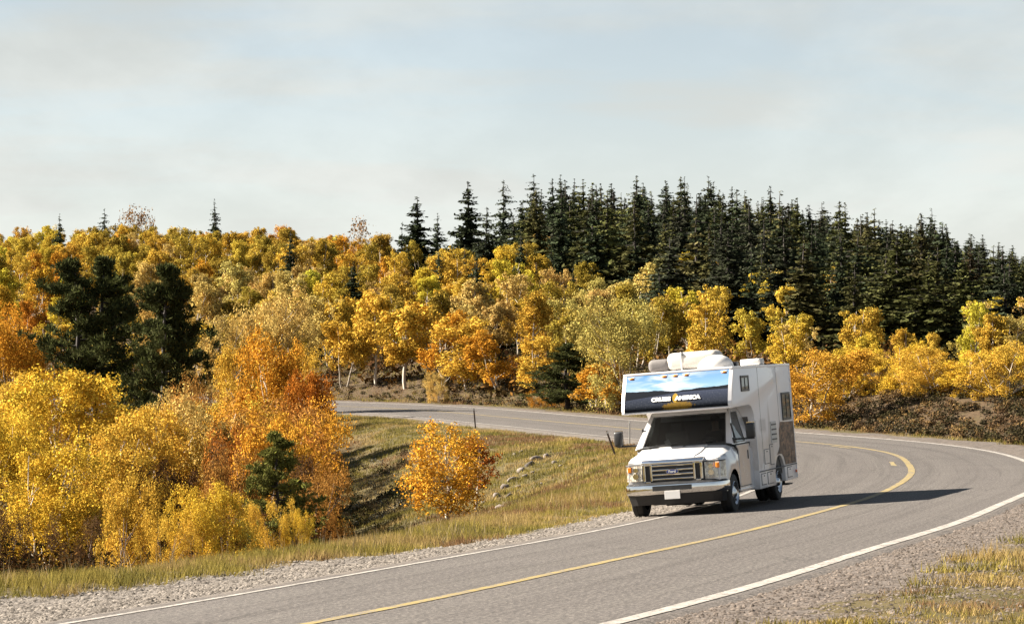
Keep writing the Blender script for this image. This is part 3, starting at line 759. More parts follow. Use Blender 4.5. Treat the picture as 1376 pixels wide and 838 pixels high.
# ---- scattered woods on the hillsides
def place_rows(d0, d1, dstep, u0, u1, xstep, fn):
    d = d0
    while d < d1:
        u = u0 + rng.random() * 20
        while u < u1:
            fn(u + rng.normal() * 6, d + rng.uniform(-0.45, 0.45) * dstep)
            u += xstep / d * F * rng.uniform(0.75, 1.3)
        d += dstep
def conif_zone(u, d):
    """how conifer-like the slope is at this bearing and distance"""
    lim = np.interp(u, [500, 540, 640, 720, 780, 850, 950, 1050, 1150, 1300, 1500], [480, 345, 335, 275, 222, 196, 172, 154, 144, 138, 136])
    return d > lim
counts = dict(a=0, f=0)
REST = []
def a_label(u, d, c, big):
    tone = {id(YEL): 'yellow', id(GOLD): 'golden', id(PALE): 'pale gold', id(OLIVE): 'olive-yellow', id(ORANGE): 'orange', id(GREENY): 'greenish-yellow', id(RUST): 'rust-orange'}[id(c)]
    side = 'on the far left slope' if u < 180 else 'behind the dark pines' if u < 330 else 'above the grassy bank' if u < 520 else 'up left of the bushy pine' if u < 740 else 'above the motorhome' if u < 1060 else 'above the sagebrush bank'
    tier = 'low' if d < 165 else 'halfway up' if d < 240 else 'high' if d < 305 else 'at the crest'
    return f'{tone} aspen {tier} {side}', f'aspens {side}'
SPOTS = []
def try_aspen(u, d):
    if u < -60 or u > 1440 or conif_zone(u, d): return
    for hu, hd, hw in HAND:
        if abs(hd - d) < 8 and abs(hu - u) < hw * 0.42: return
    x, y = at(u, d)
    s, _, _ = road_query(np.array([x]), np.array([y]))
    if abs(s[0]) < 9 or (u > 430 and u < 760 and d < np.interp(u, [430, 460, 545, 600, 680, 760], [158, 156, 152, 149, 145, 141])): return
    SPOTS.append((u, d))
place_rows(126, 166, 12, -40, 450, 2.6, try_aspen)
place_rows(142, 172, 12, 450, 1060, 2.7, try_aspen)
place_rows(118, 142, 12, 1060, 1420, 2.9, try_aspen)
place_rows(170, 262, 14, -50, 1420, 3.1, try_aspen)
place_rows(262, 345, 15, -50, 560, 3.3, try_aspen)
# pockets of aspen inside the conifers
for (u, d, n, sp) in ((930, 215, 4, 26), (1140, 195, 2, 12), (1018, 205, 2, 10), (740, 290, 3, 30), (1330, 150, 5, 30), (1080, 170, 3, 20)):
    for k in range(n): SPOTS.append((u + rng.normal() * sp, d + rng.normal() * 5))
for (u, d) in SPOTS:
    q = rng.random()
    yv = fbm(np.array([u / 90.]), np.array([d / 40.]), 77)[0]
    if u < 120 and d > 150: c = [ORANGE, GOLD, YEL, OLIVE][int(rng.choice(4, p=[.30, .35, .15, .20]))]
    elif d > 240 and u < 560: c = [OLIVE, GOLD, ORANGE, PALE][int(rng.choice(4, p=[.50, .30, .10, .10]))]
    elif u < 450: c = [GOLD, PALE, YEL, OLIVE][int(rng.choice(4, p=[.3, .4, .1, .2]))]
    elif 740 < u < 900: c = [GREENY, PALE, GREENY, OLIVE][int(rng.choice(4))]
    elif u < 760: c = [GOLD, PALE, YEL, OLIVE][int(rng.choice(4, p=[.45, .2, .15, .2]))]
    else: c = [YEL, GOLD, PALE, GREENY][int(rng.choice(4, p=[.35, .35, .15, .15]))]
    lb, gp = a_label(u, d, c, 0)
    h = rng.uniform(4.3, 6.4) * np.interp(d, [120, 170, 250, 330], [0.72, 0.95, 1.1, 1.1])
    if u > 1060 and d < 170: h *= 0.82
    x, y = at(u, d)
    pr = int(rng.integers(6))
    plant('aspen_tree', ASP_MID[pr], x, y, h * 0.95, rng.uniform(0.78, 1.08), jit(c, 0.10), lb, 'aspen tree', gp)
    counts['a'] += 1
# bare aspens on the left skyline
for u, yt in ((175, 276), (190, 280), (492, 292)):
    put('bare_tree', ASP_BARE, u, 340, yt, 34, (0.30, 0.17, 0.06), 'thin nearly leafless tree on the left skyline, the ' + ('left' if u < 180 else 'right') + ' one of two' if u < 400 else 'thin leafless grey tree on the skyline left of the first tall fir', 'bare tree')
def try_fir(u, d):
    if not conif_zone(u, d) or u > 1440: return
    if u < 700 and rng.random() < 0.75: return
    for hu, hd, hw in HAND:
        if abs(hd - d) < 6 and abs(hu - u) < hw * 0.3: return
    # skyline profile of the stand
    top = np.interp(u, [500, 560, 640, 700, 760, 800, 860, 960, 1040, 1100, 1160, 1250, 1290, 1376, 1450], [330, 300, 290, 256, 226, 222, 232, 236, 252, 262, 277, 288, 304, 324, 333])
    x, y = at(u, d)
    hmax = height_for(u, d, top + 4)
    h = min(hmax, rng.uniform(8.5, 13.0) * np.interp(d, [140, 200, 260], [0.58, 0.85, 1.1]))
    if d > 312: h = min(hmax * (0.60 + 0.50 * rng.random() ** 0.7), 17)
    h = min(h * 1.06, hmax * rng.uniform(0.76, 1.06))
    if h < 4: return
    where = 'left part of the stand' if u < 800 else 'middle of the stand' if u < 980 else 'right shoulder of the stand' if u < 1180 else 'far right of the stand'
    tier = 'in the lowest row' if d < 215 else 'in the lower rows' if d < 255 else 'in the upper rows' if d < 315 else 'on the skyline'
    c = jit(FIRG if rng.random() < 0.6 else (0.085, 0.085, 0.034), 0.25)
    plant('fir_tree', FIR[int(rng.integers(7))], x, y, h, rng.uniform(1.35, 2.2) * (1.0 if h > 9 else 1.2), c, f'dark conifer {tier}, {where}', 'fir tree', f'conifers, {where}')
    counts['f'] += 1
place_rows(148, 330, 13, 520, 1430, 4.0, try_fir)
place_rows(332, 352, 9, 690, 1430, 3.6, try_fir)
# a few firs mixed into aspens
for u, d in ((700, 215), (625, 235), (540, 250), (770, 190), (590, 215), (960, 190), (80, 290), (800, 240), (390, 240), (855, 215), (1010, 178), (640, 180), (1130, 160)):
    x, y = at(u, d)
    plant('fir_tree', FIR[int(rng.integers(7))], x, y, rng.uniform(6, 9), 1.15, jit(FIRG, .2), 'dark fir mixed in among the yellow aspens', 'fir tree', 'firs among the aspens'); counts['f'] += 1
print('aspens', counts['a'], 'firs', counts['f'])

# tell alike trees apart: by size first, then by their order from the left
def refine(kinds):
    by = {}
    for o in COL.objects:
        if o.parent is None and o.get('category') in kinds: by.setdefault(o['label'], []).append(o)
    for lb, os_ in by.items():
        if len(os_) < 2: continue
        os_.sort(key=lambda o: o.scale.z)
        rock = os_[0]['category'] == 'rock'
        third = len(os_) / 3
        sub = {}
        for k, o in enumerate(os_):
            w = 'small' if k < third else 'middling' if k < 2 * third else 'tall'
            if len(os_) < 4 or rock: w = ''
            sub.setdefault(w, []).append(o)
        for w, q in sub.items():
            q.sort(key=lambda o: o.location.x / o.location.y)
            names = ['leftmost', 'second from the left', 'third from the left', 'fourth from the left', 'fifth from the left', 'sixth from the left', 'seventh from the left', 'eighth from the left']
            for k, o in enumerate(q):
                t_ = (w + ' ' + lb).strip()
                if 1 < len(q) <= 9: t_ += ', ' + ('rightmost' if k == len(q) - 1 else names[k])
                o['label'] = t_
refine(('aspen tree', 'fir tree', 'rock', 'shrub'))

# ------------------------------------------------------------------ ground cover
def blades(px, py, h, w, col, per=5, spread=0.06, lean=0.35, seed=1, seg2=False):
    rg = np.random.default_rng(seed)
    n = len(px); m = n * per
    z = ground(px, py)
    bx = np.repeat(px, per) + rg.normal(size=m) * spread; by = np.repeat(py, per) + rg.normal(size=m) * spread
    bz = np.repeat(z, per) - 0.02
    hh = np.repeat(h, per) * (0.55 + 0.6 * rg.random(m))
    th = rg.random(m) * 6.283
    dx, dy = np.cos(th), np.sin(th)
    ln = lean * hh * (0.3 + rg.random(m)); lt = rg.random(m) * 6.283
    tip = np.stack([bx + np.cos(lt) * ln, by + np.sin(lt) * ln, bz + hh], 1)
    ww = w * (0.7 + 0.6 * rg.random(m))
    a = np.stack([bx - dx * ww / 2, by - dy * ww / 2, bz], 1); c = np.stack([bx + dx * ww / 2, by + dy * ww / 2, bz], 1)
    V = np.stack([a, c, tip], 1).reshape(-1, 3)
    cc = np.repeat(col, per, 0) * (0.75 + 0.5 * rg.random((m, 1)))
    cols = np.repeat(cc, 3, 0)
    return V, np.arange(3 * m).reshape(m, 3), cols
def scatter(n, x0, x1, y0, y1, ok, seed):
    rg = np.random.default_rng(seed)
    x = rg.uniform(x0, x1, n); y = rg.uniform(y0, y1, n)
    s, _, al = road_query(x, y)
    k = ok(x, y, s, al, rg)
    return x[k], y[k], s[k]
def grass_col(x, y, seed, dry=0.5):
    n1 = vnoise(x / 1.3, y / 1.3, seed) * 0.6 + vnoise(x / 0.45, y / 0.45, seed + 1) * 0.4; n2 = vnoise(x / 4, y / 4, seed + 5)
    a = np.array([0.42, 0.30, 0.12]); g = np.array([0.21, 0.18, 0.05]); r = np.array([0.27, 0.16, 0.08]); y_ = np.array([0.34, 0.27, 0.07])
    c = np.where((n1 > 0.55)[:, None], a, y_)
    c = np.where((n1 < 0.38 - 0.25 * (dry - 0.5))[:, None], g, c)
    c = np.where(((n2 > 0.66) & (n1 > 0.4))[:, None], r, c)
    return c
def mask_grav(x, y, s):
    w = np.where(s > 0, 5.0 + 1.7 * (1 - sstep(27, 40, y)), np.where(y < 45, 4.9, 5.5)) + fbm(x / 2.2, y / 2.2, 41) * 1.6 + fbm(x / 0.7, y / 0.7, 43) * 0.7
    return np.abs(s) - w
# left verge
x, y, s = scatter(52000, -16, 9, 17, 62, lambda x, y, s, al, r: (s > 4.3) & (s < 12.5) & (mask_grav(x, y, s) > -0.15 + 0.5 * r.random(len(x))) & (al < 80), 21)
V, Fc, C = blades(x, y, 0.07 + 0.13 * vnoise(x / 1.1, y / 1.1, 3) + 0.04 * (s > 6), 0.013, grass_col(x, y, 60, 0.7), 10, 0.07, 0.5, 5)
o = link('verge_grass', npmesh('verge_grass', V, Fc, C), 'grass_blade'); tag(o, 'dry yellow grass along the gravel shoulder in the foreground', 'grass', kind='stuff')
# dry stalks on the lip of the verge
x, y, s = scatter(9000, -16, 9, 17, 62, lambda x, y, s, al, r: (s > 5.6 + 1.3 * (y < 36)) & (s < 10) & (al < 80) & (vnoise(x / 0.9, y / 0.9, 8) > 0.5), 22)
V, Fc, C = blades(x, y, 0.28 + 0.22 * vnoise(x / .6, y / .6, 4), 0.013, np.tile([0.40, 0.31, 0.17], (len(x), 1)) * (0.6 + 0.6 * vnoise(x * 3, y * 3, 2))[:, None], 2, 0.05, 0.35, 6)
o = link('dry_stalks', npmesh('dry_stalks', V, Fc, C), 'grass_blade'); tag(o, 'thin straw stalks standing on the lip of the verge', 'grass', kind='stuff')
# hollow slope
x, y, s = scatter(90000, -14, 14, 46, 150, lambda x, y, s, al, r: (s > 4.0) & (mask_grav(x, y, s) > -0.1) & (688 + F * x / y > 400) & ((s > 8) | (y > 58) | (x > 5)), 23)
V, Fc, C = blades(x, y, 0.07 + 0.13 * vnoise(x / 1.0, y / 1.0, 13), 0.024, grass_col(x, y, 70, 0.45), 7, 0.10, 0.5, 7)
o = link('hollow_grass', npmesh('hollow_grass', V, Fc, C), 'grass_blade'); tag(o, 'yellow-green grass on the slope inside the bend', 'grass', kind='stuff')
# near right corner
def okr(x, y, s, al, r):
    patch = fbm(x / 1.6, y / 1.6, 91) * 2.2
    return (s < -4.3) & (s > -14) & (-s + patch > 5.0 + 0.3 * r.random(len(x))) & (y < 60)
x, y, s = scatter(130000, -2, 22, 14, 62, okr, 24)
gc_ = grass_col(x, y, 80, 0.35); 
V, Fc, C = blades(x, y, 0.03 + 0.20 * vnoise(x / .45, y / .45, 23) ** 2.2, 0.012, gc_, 7, 0.06, 0.6, 8)
o = link('corner_grass', npmesh('corner_grass', V, Fc, C), 'grass_blade'); tag(o, 'yellow-green grass clumps on the outer roadside at the lower right', 'grass', kind='stuff')
# far verges, knoll
x, y, s = scatter(90000, -26, 30, 60, 192, lambda x, y, s, al, r: (s < -4.2) & (s > -34) & (mask_grav(x, y, s) > 0.0) & ((688 + F * x / y < 800) | (s > -6.4)), 25)
V, Fc, C = blades(x, y, 0.10 + 0.12 * vnoise(x / 1.4, y / 1.4, 33), 0.04, grass_col(x, y, 90, 0.8) * 0.8, 4, 0.12, 0.5, 9)
o = link('bank_grass', npmesh('bank_grass', V, Fc, C), 'grass_blade'); tag(o, 'dry brown grass on the bank beyond the far road', 'grass', kind='stuff')

# sagebrush and dry brush on the banks (uncountable)
def brush_mass(name, label, pts, hs, cols, seed, leaf=0.10, per=130, flat=0.8):
    rg = np.random.default_rng(seed)
    x, y = pts; n = len(x); z = ground(x, y)
    m = n * per
    d = rg.normal(size=(m, 3)); d /= np.linalg.norm(d, axis=1)[:, None]; d[:, 2] = np.abs(d[:, 2])
    H = np.repeat(hs, per); rr = rg.random(m) ** 0.4
    W = np.repeat(hs * rg.uniform(0.6, 1.1, n), per)
    pos = np.stack([np.repeat(x, per) + d[:, 0] * W * rr, np.repeat(y, per) + d[:, 1] * W * rr, np.repeat(z, per) + d[:, 2] * H * rr * flat + 0.02], 1)
    V, Fq = quads(pos, d + rg.normal(size=(m, 3)) * 0.6, leaf * (0.5 + 0.9 * rg.random(m)), rg, 0.6)
    C = np.repeat(np.repeat(cols, per, 0) * (0.6 + 0.8 * rg.random((m, 1))), 4, 0)
    o = link(name, npmesh(name, V, Fq, C), 'brush_leaf'); return tag(o, label, 'brush', kind='stuff')
sage = np.array([[0.08, 0.065, 0.042], [0.12, 0.075, 0.04], [0.05, 0.042, 0.022], [0.19, 0.12, 0.05], [0.07, 0.06, 0.028]])
x, y, s = scatter(5200, 6, 34, 60, 122, lambda x, y, s, al, r: (s < -5.9) & (s > -30) & (688 + F * x / y > 1000) & (688 + F * x / y < 1450), 26)
pk = rng.integers(0, 5, len(x))
brush_mass('sagebrush', 'grey-brown sagebrush covering the bank behind the bend', (x, y), 0.22 + 0.33 * rng.random(len(x)), sage[pk], 30, 0.095, 90)
x, y, s = scatter(6500, -24, 12, 104, 195, lambda x, y, s, al, r: (s < -6) & (688 + F * x / y > 430) & (688 + F * x / y < 900) & ((688 + F * x / y > 600) | (r.random(len(x)) < 0.4)), 27)
pk = rng.integers(0, 5, len(x))
brush_mass('dry_brush', 'low brown brush on the bank beyond the far road', (x, y), 0.18 + 0.34 * rng.random(len(x)), sage[pk] * 0.95, 31, 0.11, 48)
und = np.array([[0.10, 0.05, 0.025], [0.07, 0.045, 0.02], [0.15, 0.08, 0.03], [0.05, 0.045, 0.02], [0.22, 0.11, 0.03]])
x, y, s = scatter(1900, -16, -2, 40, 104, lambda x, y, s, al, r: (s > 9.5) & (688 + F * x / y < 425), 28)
brush_mass('undergrowth', 'brown tangled undergrowth, darkened in colour as shade beneath the left aspens', (x, y), 0.5 + 0.6 * rng.random(len(x)), und[rng.integers(0, 5, len(x))] * 0.42, 32, 0.085, 110, 1.1)  # palette darkened here to paint in the shade under the aspens
x, y, s = scatter(2600, -60, 80, 126, 330, lambda x, y, s, al, r: (np.abs(s) > 8), 29)
brush_mass('hillside_undergrowth', 'brown and ochre undergrowth between the hillside trees', (x, y), 0.8 + 0.9 * rng.random(len(x)), und[rng.integers(0, 5, len(x))] * [1.1, 1.1, 1.0], 33, 0.34, 44, 1.0)
# low plants in the hollow, coloured dark to deepen its shade
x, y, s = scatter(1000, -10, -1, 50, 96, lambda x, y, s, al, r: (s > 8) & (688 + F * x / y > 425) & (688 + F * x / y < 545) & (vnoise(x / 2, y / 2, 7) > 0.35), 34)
brush_mass('hollow_weeds', 'weeds in the hollow coloured dark to deepen its shade', (x, y), 0.2 + 0.3 * rng.random(len(x)), np.array([[0.09, 0.08, 0.03], [0.12, 0.10, 0.04], [0.07, 0.05, 0.03], [0.2, 0.19, 0.14], [0.06, 0.07, 0.03]])[rng.integers(0, 5, len(x))], 35, 0.07, 90)

# ------------------------------------------------------------------ stones
simple('stone', (0.13, 0.106, 0.088), 0.9, var=0.35, scale=4, bump=0.6, bscale=14)
simple('shaded_stone', (0.06, 0.05, 0.043), 0.95, var=0.3, scale=4, bump=0.6, bscale=14)  # darker copy of stone, standing in for shade under the ledges
ico = bmesh.new(); bmesh.ops.create_icosphere(ico, subdivisions=2, radius=1)
IV = np.array([v.co[:] for v in ico.verts]); IF = np.array([[v.index for v in f.verts] for f in ico.faces])
octV = np.array([[1, 0, 0], [-1, 0, 0], [0, 1, 0], [0, -1, 0], [0, 0, 1], [0, 0, -1.]]); octF = np.array([[0, 2, 4], [2, 1, 4], [1, 3, 4], [3, 0, 4], [2, 0, 5], [1, 2, 5], [3, 1, 5], [0, 3, 5]])
def stone_mesh(seed, sx, sy, sz):
    rg = np.random.default_rng(seed); V = IV.copy()
    for k in range(14):                                       # facets: flatten against random planes
        n = rg.normal(size=3); n /= np.linalg.norm(n); dd = rg.uniform(0.55, 0.9); q = V @ n - dd
        V = V - np.where(q > 0, q, 0)[:, None] * n
    return npmesh('rock', V * [sx, sy, sz], IF)
stones = [stone_mesh(300 + i, 0.5, 0.3, 0.16 + 0.05 * (i % 3)) for i in range(5)]
for i, m in enumerate(stones): m.materials.append(MATS['stone' if i != 4 else 'shaded_stone'])
rk = [(690, 61, 646, 26), (678, 60, 655, 22), (668, 59, 668, 24), (700, 62, 634, 24), (712, 64, 626, 22), (722, 66, 618, 30), (735, 67, 614, 20), (705, 64, 642, 16), (697, 61, 655, 18), (684, 60, 668, 20), (672, 58.5, 684, 26), (745, 66, 622, 14), (752, 66.5, 628, 12), (716, 65, 636, 14), (660, 58.5, 690, 20), (695, 61, 676, 14), (692, 70, 611, 12), (700, 71, 608, 12), (650, 60, 676, 14), (640, 59, 664, 12), (674, 60, 640, 12), (728, 63, 650, 10), (770, 62, 640, 10), (590, 76, 640, 9), (565, 78, 600, 9)]
UU = 0
def ray_d(u, v):
    d = np.arange(40, 100, 0.2); x = (u - 688) / F * d; z = ground(x, d); zr = H0 + (HY - v) / F * d
    k = np.where(z >= zr)[0]; return d[k[0]] if len(k) else 60.0
rlabels = ['largest', 'pale', 'long', 'flat', 'broken', 'sloping', 'weathered', 'small']
for i, (u, d, v, w) in enumerate(rk):
    d = ray_d(u, v); x, y = at(u, d)
    o = bpy.data.objects.new('rock', stones[i % 5 if v < 660 else (4 if i % 2 else 1)]); COL.objects.link(o)
    s = w / F * d * 0.85
    o.location = (x, y, gz(x, y) + 0.03 * s); o.rotation_euler = (rng.normal() * 0.25, rng.normal() * 0.2 - 0.15, 0.5 + rng.normal() * 0.4); o.scale = (s, s, s * 1.35)
    tag(o, ('larger ' if w > 18 else 'small ') + 'weathered stone in the ' + ('upper' if v < 628 else 'middle' if v < 656 else 'lower') + ' part of the rocky outcrop', 'rock', 'rocks of the outcrop in the hollow')
refine(('rock',))
# gravel: loose stones on both shoulders
def gravel_mass(name, label, x, y, size, cols, seed):
    rg = np.random.default_rng(seed); n = len(x); z = ground(x, y)
    sc3 = size[:, None] * rg.uniform(0.6, 1.3, (n, 3)) * [1, 1, 0.6]
    th = rg.random(n) * 6.283; c, s = np.cos(th), np.sin(th)
    V = octV[None] * sc3[:, None] * rg.uniform(0.7, 1.2, (n, 6, 1))
    V = np.stack([V[..., 0] * c[:, None] - V[..., 1] * s[:, None], V[..., 0] * s[:, None] + V[..., 1] * c[:, None], V[..., 2]], -1) + np.stack([x, y, z + size * 0.2], 1)[:, None]
    Fq = octF[None] + (np.arange(n) * 6)[:, None, None]
    C = np.repeat(cols * rg.uniform(0.45, 1.7, (n, 1)), 6, 0)
    o = link(name, npmesh(name, V.reshape(-1, 3), Fq.reshape(-1, 3), C), 'brush_leaf'); tag(o, label, 'gravel', kind='stuff')
octF = octF[:4]
def scatter_road(n, y0, y1, s0, s1, seed, p=0.6):
    rg = np.random.default_rng(seed)
    a0 = np.interp(y0, RC[:400, 1], RS[:400]); a1 = np.interp(y1, RC[:400, 1], RS[:400])
    a = a0 + (a1 - a0) * rg.random(n) ** (1 / p if p < 1 else 1); w = rg.uniform(s0, s1, n)
    cx_ = np.interp(a, RS, RC[:, 0]); cy_ = np.interp(a, RS, RC[:, 1]); nx_ = np.interp(a, RS, RN[:, 0]); ny_ = np.interp(a, RS, RN[:, 1])
    return cx_ + nx_ * w, cy_ + ny_ * w, w
x, y, s = scatter_road(62000, 17, 60, 3.72, 7.6, 51)
k = mask_grav(x, y, s) < 0.25; x, y, s = x[k], y[k], s[k]
gravel_mass('gravel_shoulder', 'grey gravel shoulder between the asphalt and the left verge', x, y, 0.010 + 0.030 * np.random.default_rng(5).random(len(x)) ** 3.5, np.tile([0.22, 0.195, 0.17], (len(x), 1)), 52)
x, y, s = scatter_road(70000, 14, 60, -8.2, -3.45, 53)
k = (mask_grav(x, y, s) < 0.8) | (np.random.default_rng(3).random(len(x)) < 0.25); x, y, s = x[k], y[k], s[k]
gravel_mass('outer_gravel', 'reddish-brown gravel along the outer white line at lower right', x, y, 0.008 + 0.022 * np.random.default_rng(6).random(len(x)) ** 3, np.tile([0.165, 0.138, 0.118], (len(x), 1)), 54)

# ------------------------------------------------------------------ delineator posts
simple('post_brown', (0.09, 0.06, 0.045), 0.8); simple('post_grey', (0.45, 0.43, 0.40), 0.7); simple('reflector_white', (0.75, 0.75, 0.72), 0.3)
def flange_post(u, v, h, w, lean, mat_, label):
    d = np.arange(50, 130, 0.2); x = (u - 688) / F * d; z = ground(x, d); k = np.where(z >= H0 + (HY - v) / F * d)[0]
    d = d[k[0]] if len(k) else 90.0
    x, y = at(u, d); hh = h / F * d
    o = empty('road_post', (x, y, gz(x, y)), label, 'road post', 'posts along the inner edge of the road')
    o.rotation_euler = (0, lean, 0)
    bm = bmesh.new()
    for dx, dy, sx, sy in ((0, 0, w, 0.012), (-w / 2, 0.02, 0.01, 0.04), (w / 2, 0.02, 0.01, 0.04)):
        bmesh.ops.create_cube(bm, size=1, matrix=Matrix.Translation((dx, dy, hh / 2 - 0.05)) @ Matrix.Diagonal((sx, sy, hh + 0.1, 1)))
    me = bpy.data.meshes.new('stake'); bm.to_mesh(me); link('stake', me, mat_, o)
    bm = bmesh.new(); bmesh.ops.create_cube(bm, size=1, matrix=Matrix.Translation((0, -0.014, hh - 0.06)) @ Matrix.Diagonal((w * 0.8, 0.012, 0.07, 1)))
    me = bpy.data.meshes.new('reflector'); bm.to_mesh(me); link('reflector', me, 'reflector_white', o)
flange_post(639, 575, 27, 0.05, -0.09, 'post_brown', 'thin dark post beside the far road above the lone orange aspen')
flange_post(827, 613, 36, 0.05, -0.34, 'post_brown', 'dark leaning post in the grass left of the motorhome mirror')
flange_post(846, 598, 33, 0.035, 0.0, 'post_grey', 'thin pale post between the leaning post and the motorhome')
# ------------------------------------------------------------------ the motorhome
simple('rv_white', (0.74, 0.72, 0.72), 0.35, var=0.04, scale=1.2, coat=0.3)
simple('cab_white', (0.53, 0.52, 0.52), 0.22, var=0.03, scale=2, coat=0.8)
simple('white_plastic', (0.52, 0.50, 0.47), 0.5, var=0.06)
simple('grey_cover', (0.11, 0.10, 0.095), 0.8, var=0.3)
simple('cream_cover', (0.40, 0.37, 0.33), 0.6, var=0.1, scale=5, bump=0.3, bscale=8)
simple('black_plastic', (0.014, 0.014, 0.015), 0.45, var=0.2)
simple('rubber', (0.018, 0.017, 0.016), 0.8, var=0.25, bump=0.3, bscale=30)
simple('chrome', (0.80, 0.78, 0.75), 0.10, 1.0, var=0.04)
simple('steel_rim', (0.55, 0.54, 0.53), 0.25, 1.0, var=0.1)
simple('dark_metal', (0.03, 0.028, 0.026), 0.6, 0.3, var=0.3)
simple('amber_lens', (0.75, 0.22, 0.02), 0.2, var=0.1, coat=0.6)
simple('red_lens', (0.55, 0.07, 0.02), 0.2, var=0.1, coat=0.6)
simple('plate_white', (0.62, 0.60, 0.58), 0.4, var=0.05)
simple('emblem_blue', (0.02, 0.04, 0.16), 0.25, coat=0.7)
simple('letter_white', (0.80, 0.80, 0.78), 0.5, var=0.03)
simple('letter_grey', (0.25, 0.24, 0.23), 0.5)
simple('seat_grey', (0.10, 0.095, 0.09), 0.9)
simple('skin', (0.42, 0.24, 0.16), 0.55, var=0.05)
simple('shirt', (0.05, 0.055, 0.07), 0.9)
simple('hair', (0.04, 0.025, 0.018), 0.8)
simple('seam', (0.10, 0.095, 0.09), 0.7)
simple('curtain', (0.50, 0.49, 0.46), 0.9)
simple('paper', (0.7, 0.7, 0.68), 0.8)
def glass(name, tint, rough=0.02):
    b = NB(name)
    g = b.n('ShaderNodeBsdfGlossy'); g.inputs['Roughness'].default_value = rough; g.inputs[0].default_value = (0.9, 0.93, 0.95, 1)
    t = b.n('ShaderNodeBsdfTransparent'); t.inputs[0].default_value = (*tint, 1)
    f = b.n('ShaderNodeLayerWeight'); f.inputs['Blend'].default_value = 0.5
    m = b.n('ShaderNodeMixShader'); b.put(m.inputs[0], b.math('ADD', 0.04, b.math('MULTIPLY', 0.9, b.math('POWER', f.outputs['Facing'], 5.0)))); b.put(m.inputs[1], t.outputs[0]); b.put(m.inputs[2], g.outputs[0])
    b.done(m.outputs[0])
glass('windshield_glass', (0.13, 0.14, 0.14)); glass('box_glass', (0.55, 0.6, 0.6)); glass('dark_glass', (0.18, 0.2, 0.2)); glass('lens_glass', (0.85, 0.85, 0.85))
# print on the front of the cabover: sky, far hills, sage plain, yellow bush
b = NB('landscape_print')
U = b.uv(); su = b.n('ShaderNodeSeparateXYZ'); b.put(su.inputs[0], U)
u_, v_ = su.outputs[0], su.outputs[1]
cl = b.noise(1.0, 6, 0.6, b.mapping(U, (3.0, 5.0, 1)), 0.4)
clm = b.math('MULTIPLY', b.rng(cl, 0.42, 0.66), b.rng(b.math('ABSOLUTE', b.math('SUBTRACT', u_, 0.42)), 0.05, 0.45, 1.0, 0.15))
skyc = b.mix(b.rng(v_, 0.45, 1.0), (0.16, 0.27, 0.35), (0.05, 0.13, 0.27))
skyc = b.mix(clm, skyc, (0.42, 0.43, 0.48))
ridge = b.math('ADD', b.math('MULTIPLY', b.noise(1.0, 4, 0.5, b.mapping(U, (5.0, 0.0, 1))), 0.14), b.math('MULTIPLY', b.math('ABSOLUTE', b.math('SUBTRACT', u_, 0.5)), 0.13))
ridge = b.math('ADD', ridge, 0.405)
plain_h = b.math('ADD', 0.41, b.math('MULTIPLY', u_, 0.0))
pl = b.noise(1.0, 4, 0.8, b.mapping(U, (70, 26, 1)))
plainc = b.mix(b.rng(v_, 0.05, 0.42), (0.006, 0.008, 0.012), (0.025, 0.032, 0.055))
plainc = b.mix(b.rng(pl, 0.52, 0.75, 0, 0.55), plainc, (0.09, 0.10, 0.12))
c = b.mix(b.math('LESS_THAN', v_, ridge), skyc, (0.004, 0.006, 0.010))
c = b.mix(b.math('LESS_THAN', v_, b.math('ADD', b.rng(u_, 0, 0.55, 0.30, 0.44), 0.0)), c, plainc)
bn = b.noise(1.0, 4, 0.7, b.mapping(U, (40, 14, 1)))
ex = b.math('DIVIDE', b.math('SUBTRACT', u_, 0.52), 0.145); ey = b.math('DIVIDE', b.math('SUBTRACT', v_, 0.085), 0.115)
el = b.math('ADD', b.math('MULTIPLY', ex, ex), b.math('MULTIPLY', ey, ey))
c = b.mix(b.math('LESS_THAN', b.math('ADD', el, b.rng(bn, 0.3, 0.7, -0.8, 0.8)), 0.9), c, b.mix(bn, (0.04, 0.025, 0.006), (0.20, 0.12, 0.018)))
ex = b.math('DIVIDE', b.math('SUBTRACT', u_, 0.492), 0.03); ey = b.math('DIVIDE', b.math('SUBTRACT', v_, 0.29), 0.12)
el = b.math('ADD', b.math('MULTIPLY', ex, ex), b.math('MULTIPLY', ey, ey))
c = b.mix(b.math('LESS_THAN', b.math('ADD', el, b.rng(bn, 0.3, 0.7, -0.3, 0.3)), 0.9), c, (0.26, 0.17, 0.025))
b.done(b.bsdf(c, 0.5, 0, 0.06, None, 0.0))
b = NB('canyon_print')
O = b.obj()
so = b.n('ShaderNodeSeparateXYZ'); b.put(so.inputs[0], O)
n1 = b.noise(3.2, 6, 0.75, b.mapping(O, (1, 0.45, 1.1))); n2 = b.noise(7.5, 5, 0.75, b.mapping(O, (1, 0.5, 1.1)))
c = b.mix(b.rng(n1, 0.35, 0.65), (0.06, 0.035, 0.022), (0.30, 0.17, 0.10))
c = b.mix(b.rng(n2, 0.5, 0.6, 0, 0.95), c, (0.035, 0.022, 0.016))
c = b.mix(b.rng(n2, 0.44, 0.3, 0, 0.6), c, (0.40, 0.29, 0.20))
b.done(b.bsdf(c, 0.5, 0, 0.2, None, 0.0))
